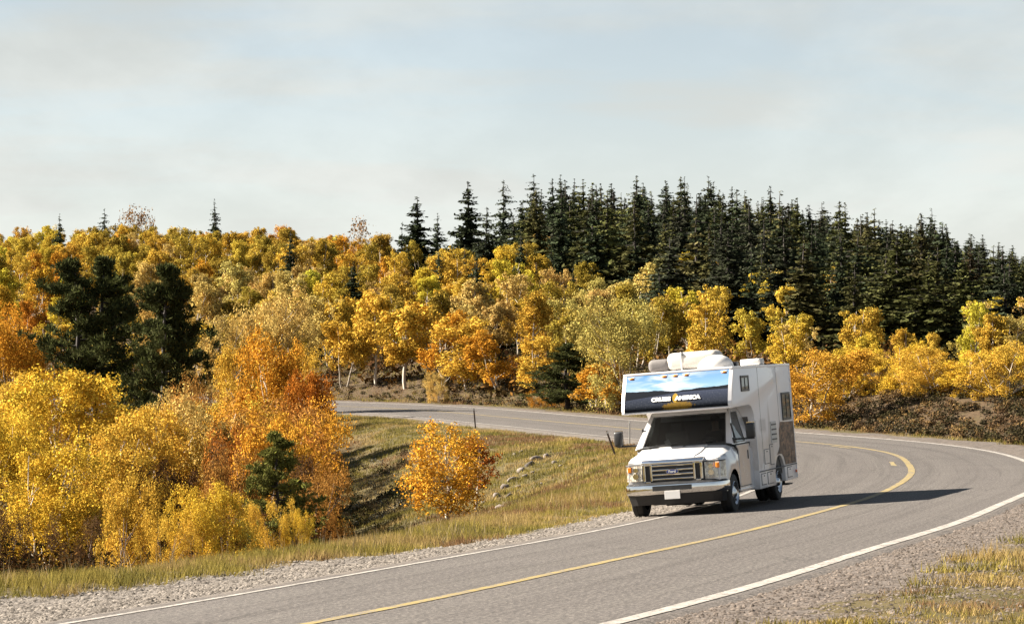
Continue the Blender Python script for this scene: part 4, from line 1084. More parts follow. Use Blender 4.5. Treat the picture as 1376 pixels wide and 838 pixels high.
# side shell: white with a faded canyon scene rising from the lower half
b = NB('side_print')
O = b.obj(); so = b.n('ShaderNodeSeparateXYZ'); b.put(so.inputs[0], O)
y_, z_ = so.outputs[1], so.outputs[2]
n1 = b.noise(1.5, 5, 0.6, b.mapping(O, (1, 1, 1))); n2 = b.noise(6, 5, 0.7, b.mapping(O, (1, 1.4, 0.6)))
white = b.mix(b.rng(n1, 0.3, 0.7), (0.83, 0.81, 0.82), (0.86, 0.84, 0.85))
tan = b.mix(b.rng(n2, 0.35, 0.65), (0.46, 0.38, 0.31), (0.64, 0.58, 0.52))
zz_ = b.math('ADD', z_, b.rng(n1, 0.3, 0.7, -0.25, 0.25))
m_ = b.math('MULTIPLY', b.rng(zz_, 1.55, 1.15, 0, 0.5, True), b.rng(zz_, 0.62, 0.75, 0.25, 1, True))
c = b.mix(m_, white, tan)
# a faint rock spire
sp_ = b.math('ADD', b.math('ABSOLUTE', b.math('SUBTRACT', y_, -2.95)), b.math('MULTIPLY', b.math('SUBTRACT', z_, 1.4), 0.22))
spm = b.math('MULTIPLY', b.rng(sp_, 0.10, 0.20, 0.5, 0.0), b.rng(z_, 2.25, 1.9, 0, 1))
c = b.mix(spm, c, (0.36, 0.33, 0.30))
sp2 = b.math('ABSOLUTE', b.math('SUBTRACT', y_, -2.35)); spm = b.math('MULTIPLY', b.rng(sp2, 0.22, 0.36, 0.45, 0.0), b.math('MULTIPLY', b.rng(z_, 1.74, 1.68, 0, 1), b.rng(z_, 1.42, 1.5, 0, 1)))
c = b.mix(spm, c, (0.36, 0.33, 0.31))
grime = b.rng(b.math('ADD', z_, b.rng(n2, 0.3, 0.7, -0.1, 0.1)), 0.65, 0.3, 0, 0.35)
c = b.mix(grime, c, (0.30, 0.26, 0.22))
b.done(b.bsdf(c, 0.38, 0, 0.5, None, 0.3))
b = NB('reflector_lamp')
O = b.obj(); wv_ = b.n('ShaderNodeTexWave'); wv_.inputs['Scale'].default_value = 9; b.put(wv_.inputs[0], O)
c = b.mix(b.rng(b.noise(14, 2, 0.5, O), 0.4, 0.6), (0.80, 0.74, 0.62), (0.40, 0.33, 0.26))
b.done(b.bsdf(c, 0.25, 0.35, 0.6, b.bump(wv_.outputs[0], 0.5, 0.02), 0.9))

RV = empty('motorhome', label='white cab-over motorhome with a printed blue landscape front driving round the bend', cat='motorhome')
def Rm(yaw, pitch, roll):
    a, p, c = map(math.radians, (yaw, pitch, roll))
    return Matrix.Rotation(a, 4, 'Z') @ Matrix.Rotation(p, 4, 'X') @ Matrix.Rotation(c, 4, 'Y')
RV.matrix_world = Matrix.Translation((3.38, 46.13, -3.45 + H0 + 0.012)) @ Rm(161.05, -0.02, 4.57)
class B:
    def __init__(s): s.bm = bmesh.new()
    def box(s, c, sz, bev=0.0, seg=2, rot=None):
        t = bmesh.new()
        M = Matrix.Translation(c) @ (rot if rot is not None else Matrix.Identity(4)) @ Matrix.Diagonal((*sz, 1))
        bmesh.ops.create_cube(t, size=1, matrix=M)
        if bev: bmesh.ops.bevel(t, geom=t.edges[:], offset=bev, segments=seg, profile=0.5, affect='EDGES')
        s._add(t); return s
    def _add(s, t):
        me = bpy.data.meshes.new('t'); t.to_mesh(me); t.free(); s.bm.from_mesh(me); bpy.data.meshes.remove(me)
    def prism(s, prof, x0, x1, bev=0.0, seg=2, axis='x'):
        """profile in (y, z) extruded along x, or (x, z) along y"""
        t = bmesh.new()
        P = (lambda a, b_, w: (w, a, b_)) if axis == 'x' else (lambda a, b_, w: (a, w, b_))
        A_ = [t.verts.new(P(a, b_, x0)) for a, b_ in prof]; Bv = [t.verts.new(P(a, b_, x1)) for a, b_ in prof]
        t.faces.new(A_); t.faces.new(Bv[::-1])
        n = len(prof)
        for i in range(n): t.faces.new((A_[i], Bv[i], Bv[(i + 1) % n], A_[(i + 1) % n]))
        bmesh.ops.recalc_face_normals(t, faces=t.faces[:])
        if bev:
            es = [e for e in t.edges if not (len(e.link_faces) == 2 and e.calc_face_angle(0) < 0.5)]
            bmesh.ops.bevel(t, geom=es, offset=bev, segments=seg, profile=0.5, affect='EDGES', clamp_overlap=True)
        s._add(t); return s
    def cyl(s, p0, p1, r0, r1=None, n=20):
        t = bmesh.new(); p0, p1 = Vector(p0), Vector(p1); d = p1 - p0
        bmesh.ops.create_cone(t, cap_ends=True, segments=n, radius1=r0, radius2=r1 if r1 is not None else r0, depth=d.length,
                              matrix=Matrix.Translation((p0 + p1) / 2) @ d.to_track_quat('Z', 'Y').to_matrix().to_4x4())
        s._add(t); return s
    def lathe(s, prof, c, n=36):
        """(radius, x) profile revolved about the x axis at centre c"""
        t = bmesh.new(); rings = []
        for k in range(n):
            a = k / n * 2 * math.pi
            rings.append([t.verts.new((c[0] + x, c[1] + r * math.cos(a), c[2] + r * math.sin(a))) for r, x in prof])
        for k in range(n):
            A_, Bv = rings[k], rings[(k + 1) % n]
            for i in range(len(prof) - 1): t.faces.new((A_[i], A_[i + 1], Bv[i + 1], Bv[i]))
        bmesh.ops.recalc_face_normals(t, faces=t.faces[:]); s._add(t); return s
    def quad(s, pts):
        s.bm.faces.new([s.bm.verts.new(p) for p in pts]); return s
    def strip(s, A_, Bv, closed=False):
        a = [s.bm.verts.new(p) for p in A_]; c = [s.bm.verts.new(p) for p in Bv]; n = len(a)
        for i in range(n if closed else n - 1): s.bm.faces.new((a[i], a[(i + 1) % n], c[(i + 1) % n], c[i]))
        return s
    def ball(s, c, r, sub=2):
        bmesh.ops.create_icosphere(s.bm, subdivisions=sub, radius=1, matrix=Matrix.Translation(c) @ Matrix.Diagonal((*r, 1))); return s
    def mk(s, name, mat, parent=None, smooth=False, label=None, sm_ang=None):
        me = bpy.data.meshes.new(name); s.bm.to_mesh(me); s.bm.free()
        o = link(name, me, mat, parent or RV)
        if smooth or sm_ang:
            me.shade_smooth()
            me.set_sharp_from_angle(angle=math.radians(sm_ang or 40))
        if label: o['label'] = label
        return o
HW = 1.09
YB = -1.72; YR = -5.25; AX = -3.66; AR = 0.46
def arc(cy, cz, r, a0, a1, n): return [(cy + r * math.cos(math.radians(a0 + (a1 - a0) * i / n)), cz + r * math.sin(math.radians(a0 + (a1 - a0) * i / n))) for i in range(n + 1)]
prof = [(YR, 0.36), (YR, 2.74), (YR + 0.04, 2.78), (-0.20, 2.78), (0.02, 2.42), (0.15, 2.10), (0.13, 2.03), (0.05, 2.005), (-1.30, 2.03), (-1.50, 1.99), (-1.64, 1.88), (YB, 1.72), (YB, 0.33)]
wa = [(AX + AR, 0.33)] + arc(AX, 0.46, AR, 0, 180, 12) + [(AX - AR, 0.36)]
prof += wa
B().prism(prof, -HW, HW, 0.018, 2).mk('body_shell', 'side_print', sm_ang=30)
# roof cap lip and corner trim
B().prism([(YR - 0.012, 2.755), (YR - 0.012, 2.80), (-0.16, 2.80), (-0.16, 2.755)], -HW - 0.012, HW + 0.012, 0.008).mk('roof_edge', 'rv_white')
B().box((-HW - 0.006, (YB + YR) / 2 + 0.0, 0.675), (0.02, YB - YR - 0.02, 0.022), 0.005).box((HW + 0.006, (YB + YR) / 2, 0.675), (0.02, YB - YR - 0.02, 0.022), 0.005).mk('side_moulding', 'seam')
# front panel of the cabover with its print (u runs left to right as seen from the front)
cr = [(-0.205, 2.765), (-0.13, 2.66), (-0.05, 2.53), (0.03, 2.395), (0.085, 2.27), (0.13, 2.16), (0.153, 2.10), (0.135, 2.045)]
me_v, me_uv, nn_ = [], [], len(cr)
L_ = np.r_[0, np.cumsum([math.dist(cr[i], cr[i + 1]) for i in range(nn_ - 1)])]; L_ /= L_[-1]
for i, (yy, zz) in enumerate(cr):
    for j in range(9):
        q = j / 8; x = HW - 0.05 - q * (2 * HW - 0.10)
        me_v.append((x, yy + 0.026 - 0.0 * abs(q - .5), zz + 0.008)); me_uv.append((q, 1 - L_[i]))
idx_ = np.arange(nn_ * 9).reshape(nn_, 9)
Fp = np.stack([idx_[:-1, :-1], idx_[1:, :-1], idx_[1:, 1:], idx_[:-1, 1:]], -1).reshape(-1, 4)
panel = link('printed_front_panel', npmesh('printed_front_panel', me_v, Fp, uv=me_uv, smooth=True), 'landscape_print', RV)
panel['label'] = 'curved front panel printed with a blue sky, dark hills and a yellow bush'
# white rounded frame round the panel
for sx in (1, -1):
    B().strip([(sx * (HW - 0.055), y + 0.034, z) for y, z in cr], [(sx * (HW + 0.012), y + 0.012, z) for y, z in cr]).strip([(sx * (HW + 0.012), y + 0.012, z) for y, z in cr], [(sx * (HW + 0.012), y - 0.05, z) for y, z in cr]).mk('panel_trim', 'rv_white', smooth=True)
B().box((0, -0.20, 2.785), (2 * HW + 0.02, 0.07, 0.03), 0.01).mk('top_trim', 'rv_white')
B().box((0, 0.135, 2.03), (2 * HW + 0.02, 0.05, 0.03), 0.01).mk('bottom_trim', 'rv_white')
def text(body, size, loc, rot, mat, parent, name='lettering', off=0.0, sx=1.0, label=None, ext=0.002):
    cu = bpy.data.curves.new(name, 'FONT'); cu.body = body; cu.size = size; cu.align_x = 'CENTER'; cu.align_y = 'CENTER'; cu.offset = off; cu.extrude = ext
    tmp = bpy.data.objects.new('tmp', cu); COL.objects.link(tmp)
    bpy.context.view_layer.update()
    me = bpy.data.meshes.new_from_object(tmp.evaluated_get(bpy.context.evaluated_depsgraph_get()))
    bpy.data.objects.remove(tmp)
    o = link(name, me, mat, parent); o.location = loc; o.rotation_euler = rot; o.scale = (sx, 1, 1)
    if label: o['label'] = label
    return o
def on_face(z):                                  # y on the panel at height z
    ys = [p[0] for p in cr][::-1]; zs = [p[1] for p in cr][::-1]
    return float(np.interp(z, zs, ys)) + 0.03
tilt = math.atan2(0.22, 0.37)
def face_rot(z):
    dz = 0.02; a = math.atan2(on_face(z - dz) - on_face(z + dz), 2 * dz)
    return a
zt_ = 2.265
for word, xx in (('CRUISE', 0.30), ('AMERICA', -0.235)):
    text(word, 0.105, (xx, on_face(zt_) + 0.012, zt_), (math.radians(90) - face_rot(zt_) , 0, math.pi), 'letter_white', panel, off=0.0075, sx=1.12, label='white capital letters ' + word)
for x in (0.93, 0.27, 0.05, -0.17, -0.93):
    z = 2.70; y = on_face(z)
    o = B().ball((x, y, z), (0.052, 0.03, 0.026)).mk('marker_light', 'amber_lens', smooth=True)
    B().box((x, y - 0.012, z), (0.13, 0.02, 0.06), 0.008).mk('light_base', 'white_plastic', o)
# windows in the shell
def side_window(y0, y1, z0, z1, x, split=True):
    s = -1 if x < 0 else 1
    f = B()
    def rect(m, xo): return [(x + s * xo, a, c) for a, c in ((y0 + m, z0 + m), (y1 - m, z0 + m), (y1 - m, z1 - m), (y0 + m, z1 - m))]
    f.strip(rect(0, 0.001), rect(0, 0.022), True).strip(rect(0, 0.022), rect(0.045, 0.022), True).strip(rect(0.045, 0.022), rect(0.045, 0.004), True)
    f = f.mk('window', 'black_plastic')
    B().quad(rect(0.045, 0.013)).mk('pane', 'box_glass', f)
    B().quad(rect(0.045, 0.006)).mk('curtain', 'curtain', f)
    if split:
        ym = (y0 + y1) / 2
        B().box((x + s * 0.014, ym, (z0 + z1) / 2), (0.014, 0.03, z1 - z0 - 0.09)).mk('divider', 'black_plastic', f)
    return f
for s in (-1, 1):
    side_window(-1.38, -0.72, 2.30, 2.61, s * HW); side_window(-5.02, -4.22, 1.62, 2.20, s * HW)
# printed canyon picture on the rear lower side
for s in (-1, 1):
    x = s * (HW + 0.004)
    pts = [(-3.75, 1.10), (-3.80, 1.45), (-3.95, 1.60), (-4.4, 1.585), (-5.20, 1.58), (-5.22, 0.70), (-4.16, 0.70), (-4.05, 0.86), (-3.88, 0.94), (-3.66, 0.945), (-3.45, 0.93)]
    B().quad([(x, a, c) for a, c in pts]).mk('canyon_picture', 'canyon_print', label='brown rocky canyon picture on the lower rear side')
for s in (-1, 1):
    for yy in (-2.22, -3.90):
        B().box((s * (HW + 0.001), yy, 1.74 if yy > -3 else 1.95), (0.004, 0.008, 2.06 if yy > -3 else 1.6)).mk('panel_seam', 'seam')
    B().box((s * (HW + 0.004), YR + 0.02, 1.57), (0.014, 0.05, 2.38), 0.004).mk('corner_trim', 'rv_white')
    B().box((s * (HW + 0.004), YB - 0.02, 1.02), (0.012, 0.035, 1.36), 0.004).mk('corner_trim', 'rv_white')
# louvres
for s in (-1, 1):
    B().box((s * (HW + 0.006), -3.28, 1.415), (0.014, 0.50, 0.44), 0.006).mk('vent_panel', 'white_plastic')
    for k in range(4):
        B().box((s * (HW + 0.018), -3.28, 1.27 + k * 0.10), (0.014, 0.40, 0.028), 0.0).mk('vent_slot', 'black_plastic')
# hatches: door panels with a dark joint round each
def hatch(y0, y1, z0, z1, s=-1, mat='side_print'):
    x = s * HW; t = 0.014
    o = B().box((x + s * 0.003, (y0 + y1) / 2, (z0 + z1) / 2), (0.006, y1 - y0, z1 - z0)).mk('hatch_seam', 'seam')
    o.name = 'hatch'
    B().box((x + s * 0.006, (y0 + y1) / 2, (z0 + z1) / 2), (0.010, y1 - y0 - 2 * t, z1 - z0 - 2 * t), 0.003).mk('hatch_door', mat, o)
    B().box((x + s * 0.014, (y0 + y1) / 2, z1 - 0.05), (0.012, 0.05, 0.02)).mk('latch', 'dark_metal', o)
for y0, y1, z0, z1 in ((-2.72, -2.30, 0.80, 1.10), (-3.15, -2.82, 0.76, 1.18), (-2.32, -1.90, 0.40, 0.63), (-2.95, -2.45, 0.39, 0.635), (-4.75, -4.30, 0.42, 0.64)):
    hatch(y0, y1, z0, z1)
hatch(-5.12, -4.78, 0.72, 1.02, mat='canyon_print'); hatch(-2.7, -2.0, 0.42, 0.63, 1); hatch(-5.0, -4.4, 0.42, 0.64, 1)
B().box((1.10, -2.45, 1.20), (0.03, 0.62, 1.70), 0.01).mk('entry_door', 'white_plastic')
B().box((-HW - 0.012, -5.13, 0.52), (0.03, 0.09, 0.06), 0.01).mk('side_marker', 'red_lens')
B().box((-0.95, -4.35, 0.29), (0.35, 0.40, 0.03)).box((-0.95, -4.15, 0.33), (0.05, 0.05, 0.14)).box((-0.95, -4.50, 0.33), (0.05, 0.05, 0.14)).mk('step_bracket', 'dark_metal')
# rear bumper and lights
B().box((0, YR - 0.07, 0.42), (2.0, 0.10, 0.12), 0.015).mk('rear_bumper', 'dark_metal')
for s in (-1, 1): B().box((s * 0.93, YR - 0.015, 0.85), (0.10, 0.04, 0.30), 0.01).mk('tail_light', 'red_lens')
B().box((0, -2.4, 0.50), (1.4, 5.4, 0.34), 0.0).box((0, -2.0, 0.36), (1.0, 2.6, 0.20)).mk('chassis', 'dark_metal')
B().box((0, AX, 0.72), (2.05, 0.90, 0.38)).mk('wheel_well', 'dark_metal')
# roof equipment
rz_ = 2.80
def loaf(c, sz, bev, name, mat, seg=4): return B().box(c, sz, bev, seg).mk(name, mat, smooth=True)
# long rolled cover lying across the roof, dark rear end of it, and the domed shroud
o = loaf((0.04, -1.75, rz_ + 0.185), (1.06, 0.62, 0.36), 0.13, 'roof_air_conditioner', 'cream_cover')
B().box((0.25, -1.75, rz_ + 0.187), (0.03, 0.635, 0.37), 0.012, 1).mk('strap', 'curtain', o, smooth=True)
loaf((0.74, -1.75, rz_ + 0.13), (0.46, 0.55, 0.26), 0.10, 'roof_pod', 'grey_cover')
B().ball((-0.42, -1.55, rz_ + 0.02), (0.36, 0.36, 0.25), 3).mk('roof_vent_dome', 'white_plastic', smooth=True)
loaf((-0.72, -1.9, rz_ + 0.05), (0.14, 0.20, 0.10), 0.02, 'antenna_base', 'black_plastic', 2)
o = loaf((-0.78, -3.2, rz_ + 0.075), (0.42, 0.42, 0.13), 0.035, 'roof_vent', 'white_plastic', 3)
loaf((0.5, -3.9, rz_ + 0.06), (0.42, 0.42, 0.11), 0.03, 'roof_vent', 'white_plastic', 3)

# ---- cab
st_y = [0.70, 0.66, 0.60, 0.52] + list(np.linspace(0.46, -0.46, 19)) + [-0.55, -0.75, -1.0, -1.35, -1.74]
def hwid(y): return 0.995 - 0.10 * max(0, (y - 0.30) / 0.4) ** 1.6
def htop(y): return float(np.interp(y, [-1.74, -0.2, 0.0, 0.40, 0.62, 0.70], [1.30, 1.33, 1.275, 1.19, 1.14, 1.08]))
def zbot(y):
    if abs(y) < 0.465: return 0.38 + math.sqrt(max(0, 0.465 ** 2 - y * y)) * 0.98
    return 0.44 if y > 0 else 0.36
for_s = []
bmL = B()
rows = []
for y in st_y:
    w, t, zb = hwid(y), htop(y), zbot(y)
    fl = 0.022 * math.exp(-((abs(y) - 0.0) / 0.42) ** 4)          # flare over the wheel
    sh = 1.10 if y > -0.2 else 1.16
    half = [(w + fl, zb), (w + fl + 0.004, (zb + sh) / 2 if zb > 0.7 else 0.78), (w + fl * .6, sh - 0.08), (w - 0.02, sh), (w - 0.06, sh + (t - sh) * 0.55), (w - 0.16, t - 0.012), (w - 0.34, t), (w - 0.50, t + 0.004), (w - 0.52, t + 0.022), (0, t + 0.034)]
    rows.append([(a, y, c) for a, c in half] + [(-a, y, c) for a, c in half[-2::-1]])
R_ = [[bmL.bm.verts.new(p) for p in r] for r in rows]
for i in range(len(R_) - 1):
    for j in range(len(R_[0]) - 1): bmL.bm.faces.new((R_[i][j], R_[i][j + 1], R_[i + 1][j + 1], R_[i + 1][j]))
bmL.bm.faces.new(R_[0])
bmesh.ops.recalc_face_normals(bmL.bm, faces=bmL.bm.faces[:])
bmL.mk('cab_body', 'cab_white', sm_ang=32)
for s in (-1, 1):   # wheel well liner
    B().box((s * 0.62, 0.0, 0.62), (0.55, 0.86, 0.42)).mk('wheel_liner', 'black_plastic')
    # rubbing strip, door, handle
    d = B().prism([(-0.50, 0.47), (-0.50, 1.17), (-0.36, 1.27), (-1.42, 1.27), (-1.42, 0.47)], s * 0.988, s * 1.008, 0.004).mk('cab_door', 'cab_white')
    B().box((s * 1.012, -1.24, 1.06), (0.02, 0.03, 0.17), 0.006).mk('door_handle', 'black_plastic', d)
    B().prism([(-0.485, 0.455), (-0.485, 1.175), (-0.35, 1.285), (-1.435, 1.285), (-1.435, 0.455)], s * 0.975, s * 1.0005).mk('door_gap', 'seam')
    B().box((s * 0.99, -1.0, 0.40), (0.05, 1.2, 0.05), 0.01).mk('sill', 'cab_white')
    # cab upper side: frame round the door glass (leaning in) and solid rear part
    def X(z): return s * (0.985 - 0.30 * (z - 1.28) ** 1.15 if z > 1.28 else 0.985)
    q = lambda y, z, o=0.0: (X(z) + s * o, y, z)
    outer = [q(-0.16, 1.30), q(-1.74, 1.30), q(-1.74, 1.99), q(-0.86, 1.99)]
    inner = [q(-0.30, 1.335), q(-1.20, 1.335), q(-1.30, 1.90), q(-0.88, 1.90)]
    B().strip(outer, inner, True).mk('cab_side', 'cab_white')
    g = B().quad([(p[0] - s * 0.004, p[1], p[2]) for p in inner]).mk('side_glass', 'dark_glass')
    rub = [(p[0] + s * 0.004, p[1], p[2]) for p in inner]
    cx = np.mean([p[1] for p in inner]); cz = np.mean([p[2] for p in inner])
    rub2 = [(p[0] + s * 0.004, p[1] + (p[1] - cx) * 0.05, p[2] + (p[2] - cz) * 0.06) for p in inner]
    B().strip(rub, rub2, True).mk('window_seal', 'black_plastic', g)
    B().box((s * 0.93, -0.52, 1.50), (0.03, 0.03, 0.42), 0.0, rot=Matrix.Rotation(s * -0.2, 4, 'Y')).mk('vent_post', 'black_plastic', g)
    # mirror
    mx = s * (1.36 if s > 0 else 1.30)
    m = B().box((mx, -0.36, 1.54), (0.165, 0.11, 0.30), 0.04, 3).mk('mirror', 'black_plastic', smooth=True)
    B().quad([(mx + a, -0.4275, 1.56 + c) for a, c in ((-.08, -.15), (.08, -.15), (.08, .15), (-.08, .15))]).mk('mirror_glass', 'chrome', m)
    B().box((s * 1.16, -0.36, 1.395), (abs(mx) * 0.34, 0.05, 0.035), 0.01).box((s * 0.97, -0.36, 1.37), (0.06, 0.14, 0.12), 0.02).mk('mirror_arm', 'black_plastic', m)
# windscreen, pillars, cab roof
wbl, wtl = (0.885, -0.20, 1.325), (0.765, -0.84, 1.93)
def wp(u, v, o=0.0):          # u -1..1 across, v 0..1 up, bulging glass
    w = wbl[0] + (wtl[0] - wbl[0]) * v
    bul = 0.10 * (1 - u * u)
    return (u * w, wbl[1] + (wtl[1] - wbl[1]) * v + bul + o * 0.68, wbl[2] + (wtl[2] - wbl[2]) * v + o * 0.73)
def wgrid(u0, u1, v0, v1, o, n=10):
    bb = B(); rr = []
    for i in range(7):
        v = v0 + (v1 - v0) * i / 6; rr.append([bb.bm.verts.new(wp(u0 + (u1 - u0) * k / n, v, o)) for k in range(n + 1)])
    for i in range(6):
        for k in range(n): bb.bm.faces.new((rr[i][k], rr[i][k + 1], rr[i + 1][k + 1], rr[i + 1][k]))
    return bb
ws = wgrid(-0.93, 0.93, 0.045, 0.95, 0.0).mk('windscreen', 'windshield_glass', smooth=True)
def wframe(u0, u1, v0, v1, t, o, name, mat, par=None):
    bb = B(); n = 12
    lo = [wp(-u0 + 2 * u0 * k / n, v0, o) for k in range(n + 1)] ; hi = [wp(u0 - 2 * u0 * k / n, v1, o) for k in range(n + 1)]
    lo2 = [wp(-u1 + 2 * u1 * k / n, v0 - t, o) for k in range(n + 1)]; hi2 = [wp(u1 - 2 * u1 * k / n, v1 + t, o) for k in range(n + 1)]
    bb.strip(lo + hi, lo2 + hi2, True); return bb.mk(name, mat, par)
wframe(0.93, 0.955, 0.045, 0.95, 0.03, 0.008, 'windscreen_seal', 'black_plastic', ws)
bb = B()
for s in (-1, 1):
    bb.strip([wp(s * 0.95, v, 0.006) for v in (-0.02, 0.33, 0.66, 1.02)], [(s * (0.985 - 0.30 * max(0, z - 1.28) ** 1.15), y, z) for y, z in ((-0.17, 1.31), (-0.39, 1.53), (-0.62, 1.76), (-0.87, 1.985))])
bb.strip([wp(-1 + 2 * k / 10, 0.97, 0.006) for k in range(11)], [(wp(-1 + 2 * k / 10, 1.12)[0], wp(0, 1.06)[1], 2.02) for k in range(11)])
bb.mk('windscreen_pillars', 'cab_white', smooth=True)
B().box((0, -1.30, 2.0), (1.56, 0.9, 0.05)).mk('cab_roof', 'cab_white')
B().prism([(-0.95, 0.0), (0.95, 0.0), (0.85, 0.02), (-0.85, 0.02)], -0.30, -0.14, axis='y').mk('cowl', 'black_plastic').location = (0, 0, 1.318)
for x0, x1 in ((0.70, 0.12), (-0.02, -0.58)):
    p0 = Vector(wp(x0 / 0.885, 0.0, 0.02)); p1 = Vector(wp(x1 / 0.88, 0.10, 0.025))
    B().cyl(p0, p1, 0.008, n=8).cyl(p0 + Vector((-.04, 0, 0)), p0 + Vector((0, 0.03, 0.0)), 0.012, n=8).mk('wiper', 'black_plastic')
# interior
B().box((0, -0.40, 1.22), (1.66, 0.40, 0.12), 0.04).mk('dashboard', 'black_plastic')
B().box((0, -1.70, 1.2), (1.9, 0.03, 1.6)).mk('rear_bulkhead', 'grey_cover')
B().box((0, -0.9, 0.52), (1.8, 1.6, 0.06)).mk('cab_floor', 'grey_cover')
for s in (-1, 1):
    st = B().box((s * 0.42, -1.05, 0.92), (0.50, 0.50, 0.16), 0.05, 3).mk('seat', 'seat_grey', smooth=True)
    B().box((s * 0.42, -1.34, 1.28), (0.48, 0.14, 0.62), 0.05, 3).mk('seat_back', 'seat_grey', st, smooth=True)
    B().box((s * 0.42, -1.36, 1.68), (0.26, 0.10, 0.20), 0.04, 3).mk('headrest', 'seat_grey', st, smooth=True)
t = bmesh.new()
for i in range(24):
    for j in range(6):
        a = i / 24 * 6.2832; c_ = j / 6 * 6.2832; r = 0.19 + 0.016 * math.cos(c_)
        t.verts.new((r * math.cos(a), 0.016 * math.sin(c_), r * math.sin(a)))
t.verts.ensure_lookup_table()
for i in range(24):
    for j in range(6): t.faces.new([t.verts[k] for k in (i * 6 + j, ((i + 1) % 24) * 6 + j, ((i + 1) % 24) * 6 + (j + 1) % 6, i * 6 + (j + 1) % 6)])
bmesh.ops.create_cube(t, size=1, matrix=Matrix.Diagonal((0.36, 0.02, 0.05, 1)))
bmesh.ops.transform(t, matrix=Matrix.Translation((-0.42, -0.66, 1.30)) @ Matrix.Rotation(math.radians(-28), 4, 'X'), verts=t.verts[:])
me = bpy.data.meshes.new('steering_wheel'); t.to_mesh(me); link('steering_wheel', me, 'black_plastic', RV, True)
o = B().box((0.36, -0.42, 1.33), (0.16, 0.10, 0.01), rot=Matrix.Rotation(0.3, 4, 'X')).box((0.40, -0.50, 1.40), (0.10, 0.004, 0.13), rot=Matrix.Rotation(0.5, 4, 'Y')).mk('dash_papers', 'paper')
# nose: hood lip, grille, headlights, bumper
B().prism([(0.62, 1.055), (0.62, 1.135), (0.74, 1.12), (0.785, 1.08), (0.785, 1.045), (0.74, 1.03)], -0.61, 0.61, 0.012, 3).mk('hood_front', 'chrome', sm_ang=40)
GZ0, GZ1, GY = 0.70, 1.045, 0.775
gr = B().box((0, GY - 0.075, (GZ0 + GZ1) / 2), (1.22, 0.07, GZ1 - GZ0 + 0.06)).mk('grille', 'black_plastic')
for zc in (1.012, 0.925, 0.84, 0.755):
    zz = zc if zc != 0.925 else 0.925
    B().box((0, GY - 0.02, zz), (0.80, 0.05, 0.034), 0.010).mk('grille_bar', 'chrome', gr)
for s in (-1, 1):
    for xx, ww in ((0.425, 0.05), (0.565, 0.06)):
        B().box((s * xx, GY - 0.02, (GZ0 + GZ1) / 2 + 0.01), (ww, 0.06, GZ1 - GZ0 - 0.01), 0.015).mk('grille_post', 'chrome', gr)
    for zc in (GZ0 + 0.005, GZ1 - 0.01): B().box((s * 0.495, GY - 0.02, zc), (0.10, 0.05, 0.03), 0.008).mk('grille_cap', 'chrome', gr)
em = B(); t = bmesh.new(); bmesh.ops.create_cone(t, cap_ends=True, segments=28, radius1=1, radius2=0.92, depth=1, matrix=Matrix.Diagonal((0.135, 0.055, 0.03, 1)))
bmesh.ops.transform(t, matrix=Matrix.Translation((0, GY + 0.02, 0.89)) @ Matrix.Rotation(-math.pi / 2, 4, 'X'), verts=t.verts[:]); em._add(t); ring_ = em.mk('emblem_ring', 'chrome', gr)
em = B(); t = bmesh.new(); bmesh.ops.create_cone(t, cap_ends=True, segments=28, radius1=1, radius2=1, depth=1, matrix=Matrix.Diagonal((0.118, 0.044, 0.03, 1)))
bmesh.ops.transform(t, matrix=Matrix.Translation((0, GY + 0.026, 0.89)) @ Matrix.Rotation(-math.pi / 2, 4, 'X'), verts=t.verts[:]); em._add(t); em.mk('emblem', 'emblem_blue', gr, label='blue oval emblem')
o_ = text('Ford', 0.075, (0, GY + 0.0425, 0.89), (math.pi / 2, 0, math.pi), 'letter_white', gr, name='emblem_lettering', ext=0.0008); o_.data.transform(Matrix.Shear('XY', 4, (0.25, 0)))
for s in (-1, 1):
    # wrap-around headlight: front part and side part
    pf = [(s * 0.625, GY - 0.03), (s * 0.86, GY - 0.06), (s * 0.955, GY - 0.14), (s * 0.985, GY - 0.26)]
    h = B().strip([(x, y, 0.735) for x, y in pf], [(x * 0.995, y - 0.02, 1.035) for x, y in pf]).strip([(x, y, 0.735) for x, y in pf], [(x * 0.9, y - 0.06, 0.73) for x, y in pf]).mk('headlight', 'reflector_lamp', sm_ang=50)
    B().strip([(x, y + 0.012, 0.745) for x, y in pf], [(x * 0.997, y - 0.006, 1.025) for x, y in pf]).mk('lens', 'lens_glass', h, sm_ang=50)
    B().cyl((s * 0.745, GY - 0.05, 0.83), (s * 0.745, GY - 0.025, 0.83), 0.055).cyl((s * 0.74, GY - 0.07, 0.945), (s * 0.74, GY - 0.035, 0.945), 0.045).mk('bulb', 'chrome', h)
    B().box((s * 0.87, GY - 0.08, 0.955), (0.07, 0.05, 0.10), 0.01).mk('turn_signal', 'amber_lens', h)
    B().strip([(x * 1.004, y + 0.014, 1.03) for x, y in pf], [(x * 1.004, y + 0.006, 1.052) for x, y in pf]).mk('lamp_frame', 'black_plastic', h)
